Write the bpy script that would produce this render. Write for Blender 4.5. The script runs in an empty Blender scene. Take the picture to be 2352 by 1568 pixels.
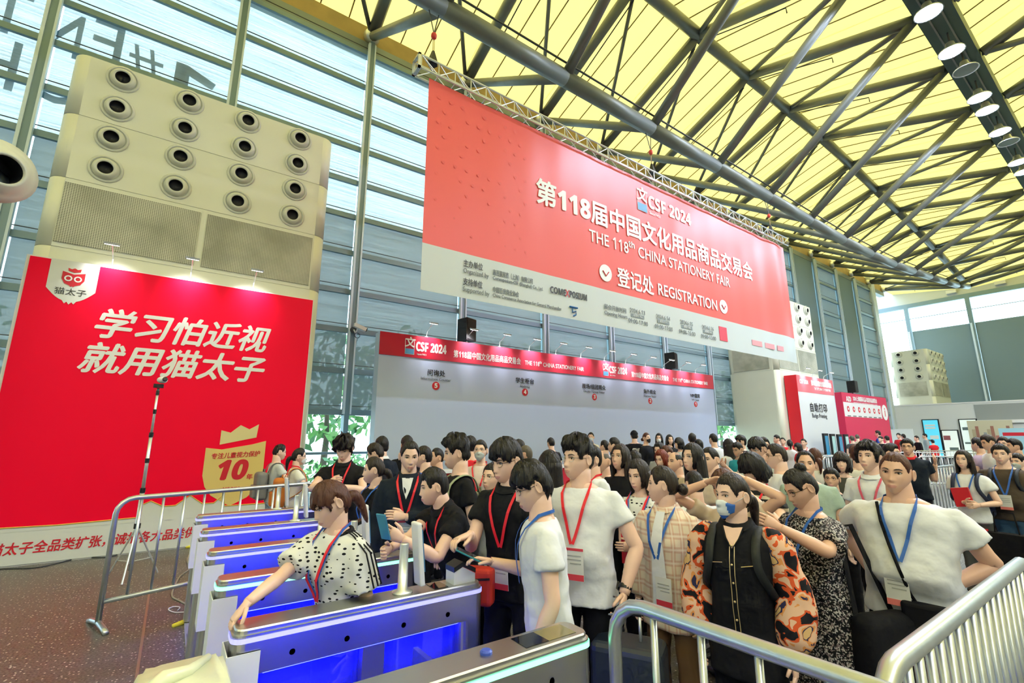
import bpy, bmesh, math, random
from mathutils import Vector, Matrix, Quaternion
R = math.radians
scene = bpy.context.scene
COL = scene.collection
random.seed(7)
V = Vector

# ------------------------------------------------------------------ camera, sky, sun, exposure
CAM_H = 1.70
cam_d = bpy.data.cameras.new('camera'); cam = bpy.data.objects.new('camera', cam_d); COL.objects.link(cam)
cam_d.sensor_width = 36.0; cam_d.lens = 36.0 * 1074.0 / 2352.0; cam_d.clip_start = 0.05; cam_d.clip_end = 400
cam.location = (0, 0, CAM_H); cam.rotation_euler = (R(90 + 11.73), 0, R(-35.4))
scene.camera = cam
world = bpy.data.worlds.new('world'); scene.world = world; world.use_nodes = True
bg = world.node_tree.nodes['Background']; bg.inputs[0].default_value = (0.76, 0.90, 1.0, 1); bg.inputs[1].default_value = 5.0
sun_d = bpy.data.lights.new('sun', 'SUN'); sun = bpy.data.objects.new('sun', sun_d); COL.objects.link(sun)
sun_d.energy = 3.9; sun_d.angle = R(12); sun_d.color = (1.0, 0.97, 0.92); sun.rotation_euler = (R(-16), R(6), 0)
scene.view_settings.view_transform = 'Standard'; scene.view_settings.look = 'None'
scene.view_settings.exposure = 0.30; scene.view_settings.gamma = 1.0; scene.view_settings.use_curve_mapping = False

cy = scene.cycles; cy.max_bounces = 7; cy.diffuse_bounces = 3; cy.glossy_bounces = 3; cy.transmission_bounces = 4; cy.transparent_max_bounces = 10; cy.caustics_reflective = False; cy.caustics_refractive = False; cy.sample_clamp_indirect = 6.0; cy.adaptive_threshold = 0.05; cy.adaptive_min_samples = 12; cy.use_light_tree = False

# ------------------------------------------------------------------ picture ray helper (used to measure places in the hall)
_f, _th, _al = 1074.0, R(11.73), R(54.6)
_fh = V((math.cos(_al), math.sin(_al), 0)); RIGHT = V((math.sin(_al), -math.cos(_al), 0)); UP = V((0, 0, 1))
_fw = _fh * math.cos(_th) + UP * math.sin(_th); _uc = -_fh * math.sin(_th) + UP * math.cos(_th)
CAM = V((0, 0, CAM_H))
def ray(x, y): return _fw + RIGHT * ((x - 1176) / _f) - _uc * ((y - 784) / _f)
def at(x, y, d): return CAM + ray(x, y) * d
def at_y(x, y, Y): r = ray(x, y); return CAM + r * (Y / r.y)
def at_z(x, y, z): r = ray(x, y); return CAM + r * ((z - CAM_H) / r.z)

# ------------------------------------------------------------------ materials
MATS = {}
def newmat(name):
    m = bpy.data.materials.new(name); m.use_nodes = True; MATS[name] = m
    return m, m.node_tree.nodes, m.node_tree.links, m.node_tree.nodes['Principled BSDF']
def mat(name, col, rough=0.5, metal=0.0, noise=0.0, nscale=8.0, bump=0.0, bscale=60.0, spec=0.5, emit=None, estr=0.0, stretch=None, sss=0.0):
    if name in MATS: return MATS[name]
    m, n, l, p = newmat(name)
    c = (*col, 1) if len(col) == 3 else col
    p.inputs['Base Color'].default_value = c
    p.inputs['Roughness'].default_value = rough; p.inputs['Metallic'].default_value = metal
    p.inputs['Specular IOR Level'].default_value = spec
    if sss: p.inputs['Subsurface Weight'].default_value = sss; p.inputs['Subsurface Scale'].default_value = 0.01
    if emit: p.inputs['Emission Color'].default_value = (*emit, 1); p.inputs['Emission Strength'].default_value = estr
    if noise or bump:
        tc = n.new('ShaderNodeTexCoord'); mp = n.new('ShaderNodeMapping'); l.new(tc.outputs['Object'], mp.inputs[0])
        if stretch: mp.inputs['Scale'].default_value = stretch
    if noise:
        t = n.new('ShaderNodeTexNoise'); t.inputs['Scale'].default_value = nscale; t.inputs['Detail'].default_value = 4
        l.new(mp.outputs[0], t.inputs[0])
        mx = n.new('ShaderNodeMix'); mx.data_type = 'RGBA'
        mx.inputs[6].default_value = tuple(max(0, x * (1 - noise)) for x in c[:3]) + (1,)
        mx.inputs[7].default_value = tuple(min(1, x * (1 + noise)) for x in c[:3]) + (1,)
        l.new(t.outputs[0], mx.inputs[0]); l.new(mx.outputs[2], p.inputs['Base Color'])
    if bump:
        t2 = n.new('ShaderNodeTexNoise'); t2.inputs['Scale'].default_value = bscale; t2.inputs['Detail'].default_value = 3
        l.new(mp.outputs[0], t2.inputs[0])
        b = n.new('ShaderNodeBump'); b.inputs['Strength'].default_value = bump; b.inputs['Distance'].default_value = 0.02
        l.new(t2.outputs[0], b.inputs['Height']); l.new(b.outputs[0], p.inputs['Normal'])
    return m
def mat_glow(name, col, s):
    if name in MATS: return MATS[name]
    m, n, l, p = newmat(name)
    p.inputs['Base Color'].default_value = (*col, 1); p.inputs['Emission Color'].default_value = (*col, 1); p.inputs['Emission Strength'].default_value = s
    return m

WHITE = mat('white_paint', (0.80, 0.81, 0.82), 0.45)
BLACKP = mat('black_plastic', (0.012, 0.012, 0.014), 0.4)
DARK = mat('dark_grey', (0.05, 0.055, 0.06), 0.5)
STEEL = mat('galvanised_steel', (0.52, 0.56, 0.60), 0.32, 0.85, noise=0.12, nscale=20)
GREYPIPE = mat('grey_painted_steel', (0.20, 0.22, 0.20), 0.42, 0.25, noise=0.15, nscale=3)
ALU = mat('aluminium', (0.72, 0.76, 0.78), 0.3, 0.7)
CHROME = mat('chrome', (0.8, 0.82, 0.85), 0.12, 1.0)
MULLION = mat('facade_steel', (0.20, 0.30, 0.36), 0.45, 0.2)
WMULL = mat('facade_white', (0.70, 0.83, 0.97), 0.35)
RED = mat('banner_red', (0.78, 0.006, 0.035), 0.45)
TXTW = mat('lettering_white', (0.86, 0.88, 0.88), 0.5)
TXTK = mat('lettering_black', (0.03, 0.03, 0.035), 0.5)
TXTG = mat('lettering_grey', (0.15, 0.17, 0.18), 0.5)
TXTR = mat('lettering_red', (0.62, 0.01, 0.03), 0.5)
TXTB = mat('lettering_blue', (0.03, 0.16, 0.42), 0.5)

# ------------------------------------------------------------------ mesh helpers
class MB:
    def __init__(s): s.v = []; s.f = []; s.m = []
    def add(s, vs, fs, mi=0):
        o = len(s.v); s.v.extend([tuple(x) for x in vs]); s.f.extend([tuple(i + o for i in f) for f in fs]); s.m.extend([mi] * len(fs)); return s
    def box(s, c, d, mi=0, rz=0.0, M=None):
        hx, hy, hz = d[0] / 2, d[1] / 2, d[2] / 2
        vs = [V((x, y, z)) for x in (-hx, hx) for y in (-hy, hy) for z in (-hz, hz)]
        if M is not None: vs = [M @ v for v in vs]
        elif rz: q = Matrix.Rotation(rz, 3, 'Z'); vs = [q @ v for v in vs]
        c = V(c); vs = [v + c for v in vs]
        return s.add(vs, [(0, 1, 3, 2), (4, 6, 7, 5), (0, 4, 5, 1), (2, 3, 7, 6), (0, 2, 6, 4), (1, 5, 7, 3)], mi)
    def bbox(s, a, b, mi=0): return s.box([(a[i] + b[i]) / 2 for i in range(3)], [abs(b[i] - a[i]) for i in range(3)], mi)
    def loft(s, rings, cap=True, mi=0):
        n = len(rings[0]); o = len(s.v); fs = []
        for r in rings: s.v.extend([tuple(p) for p in r])
        for k in range(len(rings) - 1):
            for i in range(n):
                j = (i + 1) % n
                fs.append((o + k * n + i, o + k * n + j, o + (k + 1) * n + j, o + (k + 1) * n + i))
        if cap:
            fs.append(tuple(o + i for i in reversed(range(n)))); fs.append(tuple(o + (len(rings) - 1) * n + i for i in range(n)))
        s.f.extend(fs); s.m.extend([mi] * len(fs)); return s
    def sweep(s, pts, rad, n=8, cap=True, mi=0, ell=None, ref=None):
        pts = [V(p) for p in pts]; rings = []; N = None
        if not hasattr(rad, '__len__'): rad = [rad] * len(pts)
        for k, p in enumerate(pts):
            a = pts[max(0, k - 1)]; b = pts[min(len(pts) - 1, k + 1)]; t = (b - a)
            t = t.normalized() if t.length > 1e-9 else V((0, 0, 1))
            if N is None:
                h = V(ref) if ref else (V((0, 0, 1)) if abs(t.z) < 0.9 else V((1, 0, 0)))
                N = (h - t * h.dot(t)).normalized()
            else:
                N = N - t * N.dot(t); N = N.normalized() if N.length > 1e-6 else t.orthogonal().normalized()
            B = t.cross(N); r = rad[k]; ra, rb = (r, r) if not hasattr(r, '__len__') else r
            rings.append([p + N * (ra * math.cos(2 * math.pi * i / n)) + B * (rb * math.sin(2 * math.pi * i / n)) for i in range(n)])
        return s.loft(rings, cap, mi)
    def ribbon(s, pts, nrm, hw, th):
        rings = []
        for k, p in enumerate(pts):
            t = (V(pts[min(len(pts) - 1, k + 1)]) - V(pts[max(0, k - 1)])).normalized(); n = V(nrm[k]); n = (n - t * n.dot(t)).normalized(); w = t.cross(n) * hw
            rings.append([V(p) - w, V(p) + w, V(p) + w + n * th, V(p) - w + n * th])
        return s.loft(rings)
    def tube(s, a, b, r, n=8, mi=0): return s.sweep([a, b], r, n, True, mi)
    def lathe(s, prof, n=20, M=None, mi=0, cap=False):
        rings = [[V((r * math.cos(2 * math.pi * i / n), r * math.sin(2 * math.pi * i / n), z)) for i in range(n)] for r, z in prof]
        if M is not None: rings = [[M @ p for p in r] for r in rings]
        return s.loft(rings, cap, mi)
    def ball(s, c, r, nu=10, nv=8, mi=0, M=None):
        if not hasattr(r, '__len__'): r = (r, r, r)
        c = V(c); rings = []
        for k in range(nv + 1):
            ph = math.pi * (k / nv) * 0.98 + math.pi * 0.01 - math.pi / 2
            ring = []
            for i in range(nu):
                a = 2 * math.pi * i / nu
                p = V((r[0] * math.cos(ph) * math.cos(a), r[1] * math.cos(ph) * math.sin(a), r[2] * math.sin(ph)))
                ring.append(c + (M @ p if M is not None else p))
            rings.append(ring)
        return s.loft(rings, True, mi)
    def mesh(s, name, mats, smooth=False):
        me = bpy.data.meshes.new(name); me.from_pydata(s.v, [], s.f); 
        for m in (mats if isinstance(mats, (list, tuple)) else [mats]): me.materials.append(m)
        if any(s.m): me.polygons.foreach_set('material_index', s.m)
        if smooth: me.polygons.foreach_set('use_smooth', [True] * len(me.polygons))
        me.update(); return me
    def obj(s, name, mats, parent=None, smooth=False, loc=None):
        return mkobj(name, s.mesh(name, mats, smooth), parent, loc)
def mkobj(name, data, parent=None, loc=None, rz=0.0):
    o = bpy.data.objects.new(name, data); COL.objects.link(o)
    if parent: o.parent = parent
    if loc is not None: o.location = loc
    if rz: o.rotation_euler.z = rz
    return o
def tag(o, label, cat, group=None):
    o['label'] = label; o['category'] = cat
    if group: o['group'] = group
    return o
def thing(name, label, cat, loc=(0, 0, 0), rz=0.0, group=None):
    o = mkobj(name, None, None, loc, rz); o.empty_display_size = 0.1
    return tag(o, label, cat, group)
def struct(name, loc=(0, 0, 0), data=None):
    o = mkobj(name, data, None, loc); o['kind'] = 'structure'; return o
def copy_tree(o, parent=None):
    c = o.copy(); COL.objects.link(c); c.parent = parent
    for ch in o.children: copy_tree(ch, c)
    return c
def bevel_mesh(me, w=0.01, seg=2, ang=40):
    bm = bmesh.new(); bm.from_mesh(me)
    ed = [e for e in bm.edges if len(e.link_faces) == 2 and e.calc_face_angle(0) > R(ang)]
    bmesh.ops.bevel(bm, geom=ed, offset=w, segments=seg, affect='EDGES', profile=0.5)
    bm.to_mesh(me); bm.free(); return me
def rbox(name, c, d, m, parent=None, w=0.01, seg=2):
    me = MB().box(c, d).mesh(name, m); bevel_mesh(me, w, seg)
    me.polygons.foreach_set('use_smooth', [False] * len(me.polygons)); return mkobj(name, me, parent)
DEFER_T = []; DEFER_R = []
def heavy(s):
    """bold sans letters and figures"""
    return ''.join(chr(0x1D5D4 + ord(c) - 65) if 'A' <= c <= 'Z' else chr(0x1D5EE + ord(c) - 97) if 'a' <= c <= 'z' else chr(0x1D7EC + ord(c) - 48) if '0' <= c <= '9' else c for c in s)
def text(name, s, size, m, parent, loc, rot=(R(90), 0, 0), bold=0.0, align='CENTER', depth=0.002, xs=1.0, shear=0.0, width=None, spacing=1.0):
    cu = bpy.data.curves.new('t', 'FONT'); cu.body = s.replace('1', chr(0x1D7E3)); cu.size = size; cu.align_x = align; cu.align_y = 'CENTER'
    cu.offset = 0.0; cu.extrude = depth; cu.shear = shear; cu.resolution_u = 3; cu.space_character = spacing
    o = bpy.data.objects.new('t', cu); COL.objects.link(o)
    ob = mkobj(name, bpy.data.meshes.new(name), parent, loc); ob.rotation_euler = rot
    DEFER_T.append((o, ob, m, width, bold)); return ob
FOLD = bpy.data.textures.new('cloth_folds', 'CLOUDS'); FOLD.noise_scale = 0.06; FOLD.noise_depth = 2; FOLD.noise_basis = 'BLENDER_ORIGINAL'
def remesh_later(mb, name, mats, parent, voxel, it=5, fold=0.020):
    me = mb.mesh(name + '_src', mats); o = bpy.data.objects.new('r', me); COL.objects.link(o)
    md = o.modifiers.new('r', 'REMESH'); md.mode = 'VOXEL'; md.voxel_size = voxel; md.use_smooth_shade = True
    if fold:
        dm = o.modifiers.new('d', 'DISPLACE'); dm.texture = FOLD; dm.strength = fold; dm.mid_level = 0.5; dm.texture_coords = 'LOCAL'
    sm = o.modifiers.new('s', 'SMOOTH'); sm.factor = 0.5; sm.iterations = it
    ob = mkobj(name, bpy.data.meshes.new(name), parent); DEFER_R.append((o, ob, mats)); return ob
def finish():
    bpy.context.view_layer.update(); dg = bpy.context.evaluated_depsgraph_get()
    for o, ob, m, width, bold in DEFER_T:
        me = bpy.data.meshes.new_from_object(o.evaluated_get(dg)); me.name = ob.name
        if width and len(me.vertices):
            xx = [v.co.x for v in me.vertices]; me.transform(Matrix.Diagonal((width / max(1e-6, max(xx) - min(xx)), 1, 1, 1)))
        if bold and len(me.vertices):
            v0 = [v.co.copy() for v in me.vertices]; f0 = [tuple(p.vertices) for p in me.polygons]; mb = MB()
            for k, (dx, dy) in enumerate(((1, 0), (-1, 0), (0, 1), (0, -1), (0.7, 0.7), (-0.7, -0.7))): mb.add([(v.x + dx * bold, v.y + dy * bold, v.z + 0.0002 * k) for v in v0], f0)
            me = mb.mesh(ob.name, m)
        me.materials.clear(); me.materials.append(m); ob.data = me
    for o, ob, mats in DEFER_R:
        me = bpy.data.meshes.new_from_object(o.evaluated_get(dg)); me.materials.clear()
        for m in (mats if isinstance(mats, (list, tuple)) else [mats]): me.materials.append(m)
        me.polygons.foreach_set('use_smooth', [True] * len(me.polygons)); ob.data = me
    for o in [q[0] for q in DEFER_T] + [q[0] for q in DEFER_R]: bpy.data.objects.remove(o)
def flat_poly(name, pts, m, parent, y, thick=0.004):
    """a thin cut-out standing in an XZ plane, facing -Y; pts are (x, z)"""
    n = len(pts); b = MB()
    b.add([(x, y - thick, z) for x, z in pts] + [(x, y, z) for x, z in pts],
          [tuple(range(n)), tuple(reversed(range(n, 2 * n)))] + [(i, i + n, (i + 1) % n + n, (i + 1) % n) for i in range(n)])
    me = b.mesh(name, m); bm = bmesh.new(); bm.from_mesh(me); bmesh.ops.recalc_face_normals(bm, faces=bm.faces[:]); bm.to_mesh(me); bm.free()
    return mkobj(name, me, parent)
def circ(cx, cz, r, n=24, a0=0.0, a1=2 * math.pi): return [(cx + r * math.cos(a0 + (a1 - a0) * i / n), cz + r * math.sin(a0 + (a1 - a0) * i / n)) for i in range(n + (0 if abs(a1 - a0 - 2 * math.pi) < 1e-6 else 1))]
# ================================================================== the hall
YW = 12.2                     # glazed long wall
BAY = 3.27
def GX(k): return 3.49 + BAY * k
K0, K1 = -8, 12
TZ = [2.37, 3.42, 4.49, 5.53, 6.62, 7.67, 8.70, 9.75, 10.77, 11.80, 12.95]

# terrazzo floor
def terrazzo():
    m, n, l, p = newmat('terrazzo')
    tc = n.new('ShaderNodeTexCoord')
    v = n.new('ShaderNodeTexVoronoi'); v.inputs['Scale'].default_value = 34; l.new(tc.outputs['Object'], v.inputs[0])
    lt = n.new('ShaderNodeMath'); lt.operation = 'LESS_THAN'; lt.inputs[1].default_value = 0.22; l.new(v.outputs['Distance'], lt.inputs[0])
    sep = n.new('ShaderNodeSeparateColor'); l.new(v.outputs['Color'], sep.inputs[0])
    gt = n.new('ShaderNodeMath'); gt.operation = 'GREATER_THAN'; gt.inputs[1].default_value = 0.45; l.new(sep.outputs[0], gt.inputs[0])
    mu = n.new('ShaderNodeMath'); mu.operation = 'MULTIPLY'; l.new(lt.outputs[0], mu.inputs[0]); l.new(gt.outputs[0], mu.inputs[1])
    t = n.new('ShaderNodeTexNoise'); t.inputs['Scale'].default_value = 60; t.inputs['Detail'].default_value = 4; l.new(tc.outputs['Object'], t.inputs[0])
    cr = n.new('ShaderNodeValToRGB'); cr.color_ramp.elements[0].position = 0.35; cr.color_ramp.elements[0].color = (0.055, 0.052, 0.050, 1)
    cr.color_ramp.elements[1].position = 0.7; cr.color_ramp.elements[1].color = (0.18, 0.175, 0.165, 1); l.new(t.outputs[0], cr.inputs[0])
    mx = n.new('ShaderNodeMix'); mx.data_type = 'RGBA'; l.new(mu.outputs[0], mx.inputs[0]); l.new(cr.outputs[0], mx.inputs[6]); mx.inputs[7].default_value = (0.62, 0.6, 0.55, 1)
    l.new(mx.outputs[2], p.inputs['Base Color']); p.inputs['Roughness'].default_value = 0.36; p.inputs['Specular IOR Level'].default_value = 0.35
    return m
floor = struct('floor', data=MB().bbox((-24, -24, -0.2), (60, 16.5, 0)).mesh('floor', terrazzo()))
for x0, x1 in ((-1.2, -1.16),):
    MB().bbox((-0.02, -10, 0), (0.0, 8.9, 0.002)).obj('joint_strip', mat('brass_strip', (0.35, 0.31, 0.24), 0.35, 0.6), floor)

# glazed wall
def glass_mat():
    m = bpy.data.materials.new('window_glass'); m.use_nodes = True; n = m.node_tree.nodes; l = m.node_tree.links; n.clear()
    o = n.new('ShaderNodeOutputMaterial'); t = n.new('ShaderNodeBsdfTransparent'); t.inputs[0].default_value = (0.86, 0.95, 0.95, 1)
    g = n.new('ShaderNodeBsdfGlossy'); g.inputs['Roughness'].default_value = 0.03; lw_ = n.new('ShaderNodeLayerWeight'); pw = n.new('ShaderNodeMath'); pw.operation = 'POWER'; pw.inputs[1].default_value = 5.0; l.new(lw_.outputs['Facing'], pw.inputs[0]); fr = n.new('ShaderNodeMath'); fr.operation = 'MULTIPLY_ADD'; fr.inputs[1].default_value = 0.7; fr.inputs[2].default_value = 0.03; l.new(pw.outputs[0], fr.inputs[0])
    mx = n.new('ShaderNodeMixShader'); l.new(fr.outputs[0], mx.inputs[0]); l.new(t.outputs[0], mx.inputs[1]); l.new(g.outputs[0], mx.inputs[2]); l.new(mx.outputs[0], o.inputs[0])
    return m
GLASS = glass_mat()
def blind_mat(name, see, col, trl):
    m = bpy.data.materials.new(name); m.use_nodes = True; n = m.node_tree.nodes; l = m.node_tree.links; n.clear()
    o = n.new('ShaderNodeOutputMaterial'); t = n.new('ShaderNodeBsdfTransparent')
    d = n.new('ShaderNodeBsdfDiffuse'); d.inputs[0].default_value = (*col, 1); tr = n.new('ShaderNodeBsdfTranslucent'); tr.inputs[0].default_value = (*trl, 1)
    a = n.new('ShaderNodeAddShader'); l.new(d.outputs[0], a.inputs[0]); l.new(tr.outputs[0], a.inputs[1])
    tc = n.new('ShaderNodeTexCoord'); mp = n.new('ShaderNodeMapping'); mp.inputs['Scale'].default_value = (0.25, 1, 14); l.new(tc.outputs['Object'], mp.inputs[0])
    ns = n.new('ShaderNodeTexNoise'); ns.inputs['Scale'].default_value = 2.0; ns.inputs['Detail'].default_value = 5; l.new(mp.outputs[0], ns.inputs[0])
    mr = n.new('ShaderNodeMapRange'); mr.inputs[1].default_value = 0.3; mr.inputs[2].default_value = 0.7; mr.inputs[3].default_value = see * 0.8; mr.inputs[4].default_value = see * 1.2; l.new(ns.outputs[0], mr.inputs[0])
    mx = n.new('ShaderNodeMixShader'); l.new(mr.outputs[0], mx.inputs[0]); l.new(a.outputs[0], mx.inputs[1]); l.new(t.outputs[0], mx.inputs[2]); l.new(mx.outputs[0], o.inputs[0])
    return m
BLIND = blind_mat('roller_screen', 0.19, (0.20, 0.235, 0.24), (0.08, 0.095, 0.10))
BLIND2 = blind_mat('roller_screen_dense', 0.045, (0.20, 0.27, 0.29), (0.03, 0.04, 0.045))
SHEER = blind_mat('sheer_screen', 0.42, (0.22, 0.27, 0.29), (0.08, 0.10, 0.11))
wl = struct('wall_left')
mull_me = MB().bbox((-0.06, -0.13, 0), (0.06, 0.13, 13.3)).bbox((-0.115, -0.16, 2.3), (-0.06, -0.06, 13.2), 1).bbox((0.06, -0.16, 2.3), (0.10, -0.06, 13.2), 1).mesh('mullion', [MULLION, WMULL])
tr_me = MB().bbox((0.06, -0.03, -0.09), (BAY - 0.06, 0.05, 0.05)).bbox((0.06, -0.03, 0.13), (BAY - 0.06, -0.01, 0.145), 1).mesh('transom', [MULLION, DARK])
BT = TZ + [13.3]
pane_me = {}
for i in range(len(BT)):
    z0 = 0.0 if i == 0 else BT[i - 1]; z1 = BT[i]
    pane_me[i] = MB().bbox((0.06, 0.16, z0), (BAY - 0.06, 0.172, z1)).mesh('pane', GLASS)
low_tr = MB().bbox((0.06, -0.03, -0.03), (BAY - 0.06, 0.05, 0.03)).mesh('transom', MULLION)
for k in range(K0, K1 + 1):
    mkobj('mullion', mull_me, wl, (GX(k), YW, 0))
    if k == K1: break
    far = k >= 6
    for i, z in enumerate(TZ):
        if not (far and k % 2 == 0): mkobj('transom', tr_me, wl, (GX(k), YW, z))
    for z in (0.05, 1.35): mkobj('transom', low_tr, wl, (GX(k), YW, z))
    for i in range(len(BT)): mkobj('pane', pane_me[i], wl, (GX(k), YW, 0))
    zs = 7.7
    MB().bbox((0.10, 0.07, 2.3), (BAY - 0.10, 0.075, zs)).obj('blind', BLIND2 if (far and k % 2 == 0) else BLIND, wl, loc=(GX(k), YW, 0))
    MB().bbox((0.10, 0.07, zs), (BAY - 0.10, 0.075, 13.2)).obj('blind', BLIND2 if (far and k % 2 == 0) else (BLIND if far else SHEER), wl, loc=(GX(k), YW, 0))
MB().bbox((GX(K1) - 0.1, YW - 0.15, 0), (GX(K1) + 0.6, YW + 0.15, 14.2)).obj('corner_panel', mat('facade_panel', (0.55, 0.62, 0.63), 0.5), wl)
# mirrored lettering fixed to the outside of the glass
GLT = mat('glass_lettering', (0.10, 0.14, 0.15), 0.6)
for ch, x, w, h, z in (('#', -1.52, 0.62, 1.0, 10.15), ('E', -2.2, 0.52, 1.15, 10.3), ('N', -2.95, 0.62, 1.15, 10.15), ('T', -3.75, 0.6, 1.15, 10.2), ('R', -4.5, 0.55, 1.15, 10.2), ('U', -2.85, 0.8, 1.25, 9.05), ('H', -3.8, 0.7, 1.2, 9.0)):
    t = text('glass_letter', ch, h * 1.35, GLT, wl, (x, YW + 0.26, z), (R(90), 0, R(180)), bold=0.0, width=w, depth=0.01)

flat_poly('glass_letter', [(-0.98, 9.2), (-0.98, 10.52), (-0.76, 10.52), (-0.16, 10.28), (-0.22, 10.10), (-0.70, 10.26), (-0.70, 9.2)], GLT, wl, YW + 0.26, 0.02)
# eave beam
eave = struct('trim_1')
MB().bbox((-24, 12.35, 13.35), (46, 12.75, 14.0)).obj('beam', mat('eave_beam', (0.36, 0.26, 0.10), 0.6, noise=0.3, nscale=2), eave)
MB().bbox((-24, 12.25, 13.05), (46, 12.6, 13.36)).obj('gutter', mat('gutter', (0.20, 0.25, 0.27), 0.45, 0.3), eave)

# roof: lens trusses parallel to the wall, rafters, membrane
def membrane_mat():
    m = bpy.data.materials.new('roof_membrane'); m.use_nodes = True; n = m.node_tree.nodes; l = m.node_tree.links; n.clear()
    o = n.new('ShaderNodeOutputMaterial'); d = n.new('ShaderNodeBsdfDiffuse'); d.inputs[0].default_value = (0.74, 0.66, 0.40, 1)
    tr = n.new('ShaderNodeBsdfTranslucent'); tr.inputs[0].default_value = (0.90, 0.80, 0.42, 1)
    mx = n.new('ShaderNodeMixShader'); mx.inputs[0].default_value = 0.55; l.new(d.outputs[0], mx.inputs[1]); l.new(tr.outputs[0], mx.inputs[2]); l.new(mx.outputs[0], o.inputs[0])
    return m
MEMB = membrane_mat()
ceil = struct('ceiling')
def z_c2(x):
    pts = [(-40, 15.5), (23.4, 15.5), (26.6, 15.3), (29.9, 15.0), (33.1, 14.75), (36.4, 14.45), (39.7, 14.05), (42.9, 13.6), (46.2, 13.1), (60, 13)]
    for (a, b), (c, d) in zip(pts, pts[1:]):
        if x <= c: return b + (d - b) * (x - a) / (c - a)
def z_c1(x):
    pts = [(-40, 10.3), (23.0, 10.3), (26.3, 10.43), (29.6, 10.63), (32.9, 10.95), (36.1, 11.3), (39.4, 11.65), (42.9, 12.05), (46.2, 12.6), (60, 12.6)]
    for (a, b), (c, d) in zip(pts, pts[1:]):
        if x <= c: return b + (d - b) * (x - a) / (c - a)
def z_wk(x): return 13.9 if x < 20 else max(13.0, 13.9 - 0.02 * (x - 20))
KR0, KR1 = -5, 13
def W(k): return V((GX(k), YW + 0.05, 13.62))
def C1(k): x = GX(k); return V((x, 7.3, z_c1(x)))
def C2(k): x = GX(k); return V((x, 7.5, z_c2(x)))
def WK(k, side=1): x = GX(k); return V((x, 2.6 if side > 0 else 1.7, z_wk(x)))
def C2B(k): x = GX(k); return V((x, -3.2, z_c2(x) + 0.2))
def member(name, a, b, r, n=10, m=GREYPIPE): return MB().tube(a, b, r, n).obj(name, m, ceil, smooth=True)
for k in range(KR0, KR1):
    member('lower_chord', C1(k), C1(k + 1), 0.20, 12); member('upper_chord', C2(k), C2(k + 1), 0.20, 12)
for k in range(KR0, KR1 + 1):
    member('rafter', W(k), C2(k), 0.17); member('rafter', C2(k), WK(k), 0.17); member('rafter', WK(k, -1), C2B(k), 0.16)
    member('strut', W(k), C1(k), 0.13); member('strut', C1(k), WK(k), 0.13)
    member('strut', WK(k, -1), V((GX(k), -3.0, 12.6)), 0.10)
    if k > KR0:
        member('brace', W(k), C2(k - 1), 0.065, 8); member('brace', C2(k), WK(k - 1), 0.085, 8)
    MB().ball(W(k), 0.24, 12, 8).obj('node', ALU, ceil, smooth=True)
    # conduits on rafters
    a = C2(k) + V((0.25, -0.3, -0.2)); b = C2(k).lerp(WK(k), 0.55) + V((0.25, 0, -0.2))
    MB().sweep([a, b, b + V((0.02, 0, -0.18))], 0.02, 5).obj('conduit', DARK, ceil)
    a = C2(k) + V((0.25, 0.3, -0.2)); b = C2(k).lerp(W(k), 0.6) + V((0.25, 0, -0.2))
    MB().sweep([a, b, b + V((0.02, 0, -0.18))], 0.02, 5).obj('conduit', DARK, ceil)
# cable rail along the lower chord
for k in range(KR0, KR1):
    MB().sweep([C1(k) + V((0, -0.18, 0.26)), C1(k + 1) + V((0, -0.18, 0.26))], 0.025, 6).obj('cable_rail', DARK, ceil)
# membrane panels and purlins
prof = lambda x: [(12.75, 14.05), (7.5, z_c2(x) + 0.28), (2.15, z_wk(x) + 0.55), (-3.2, z_c2(x) + 0.48), (-8.6, 14.3), (-14, 15.8), (-19, 14.3), (-24, 15.0)]
for k in range(KR0 - 3, 15):
    x0, x1 = GX(k), GX(k + 1)
    p0, p1 = prof(x0), prof(x1)
    for s in range(len(p0) - 1):
        if s > 3 and k % 2: pass
        vs = [(x0, *p0[s]), (x1, *p1[s]), (x1, *p1[s + 1]), (x0, *p0[s + 1])]
        MB().add(vs + [(a, b, c + 0.02) for a, b, c in vs], [(0, 1, 2, 3), (7, 6, 5, 4), (0, 4, 5, 1), (1, 5, 6, 2), (2, 6, 7, 3), (3, 7, 4, 0)]).obj('membrane_panel', MEMB, ceil)
        if s < 3 and KR0 <= k < KR1:
            for q in (0.3, 0.55, 0.8):
                xm = x0 + BAY * q; pm = prof(xm)
                member('purlin', (xm, pm[s][0], pm[s][1] - 0.05), (xm, pm[s + 1][0], pm[s + 1][1] - 0.05), 0.022, 5, mat('purlin', (0.30, 0.24, 0.10), 0.6))
# lighting walkway
WKM = mat('walkway_green', (0.05, 0.10, 0.085), 0.5)
wk = thing('lighting_walkway', 'dark green lighting gantry running under the yellow roof', 'gantry')
MB().bbox((-10, 1.75, 13.75), (46, 1.83, 14.25)).obj('side_plate', WKM, wk)
MB().bbox((-10, 2.47, 13.75), (46, 2.55, 14.25)).obj('side_plate', WKM, wk)
MB().bbox((-10, 1.83, 13.75), (46, 2.47, 13.80)).obj('deck', WKM, wk)
for y in (2.0, 2.3): MB().bbox((-10, y - 0.02, 13.70), (46, y + 0.02, 13.75)).obj('rail', GREYPIPE, wk)
LAMPG = mat_glow('lamp_light', (0.68, 0.77, 1.0), 380.0)
hood = MB().lathe([(0.06, 0.28), (0.10, 0.26), (0.13, 0.12), (0.30, -0.02), (0.32, -0.06), (0.30, -0.06), (0.28, -0.03), (0.02, 0.05)], 18).mesh('hood', ALU, True)
disc = MB().lathe([(0.285, -0.045), (0.15, -0.055), (0.01, -0.06)], 18, cap=True).mesh('diffuser', LAMPG)
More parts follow.
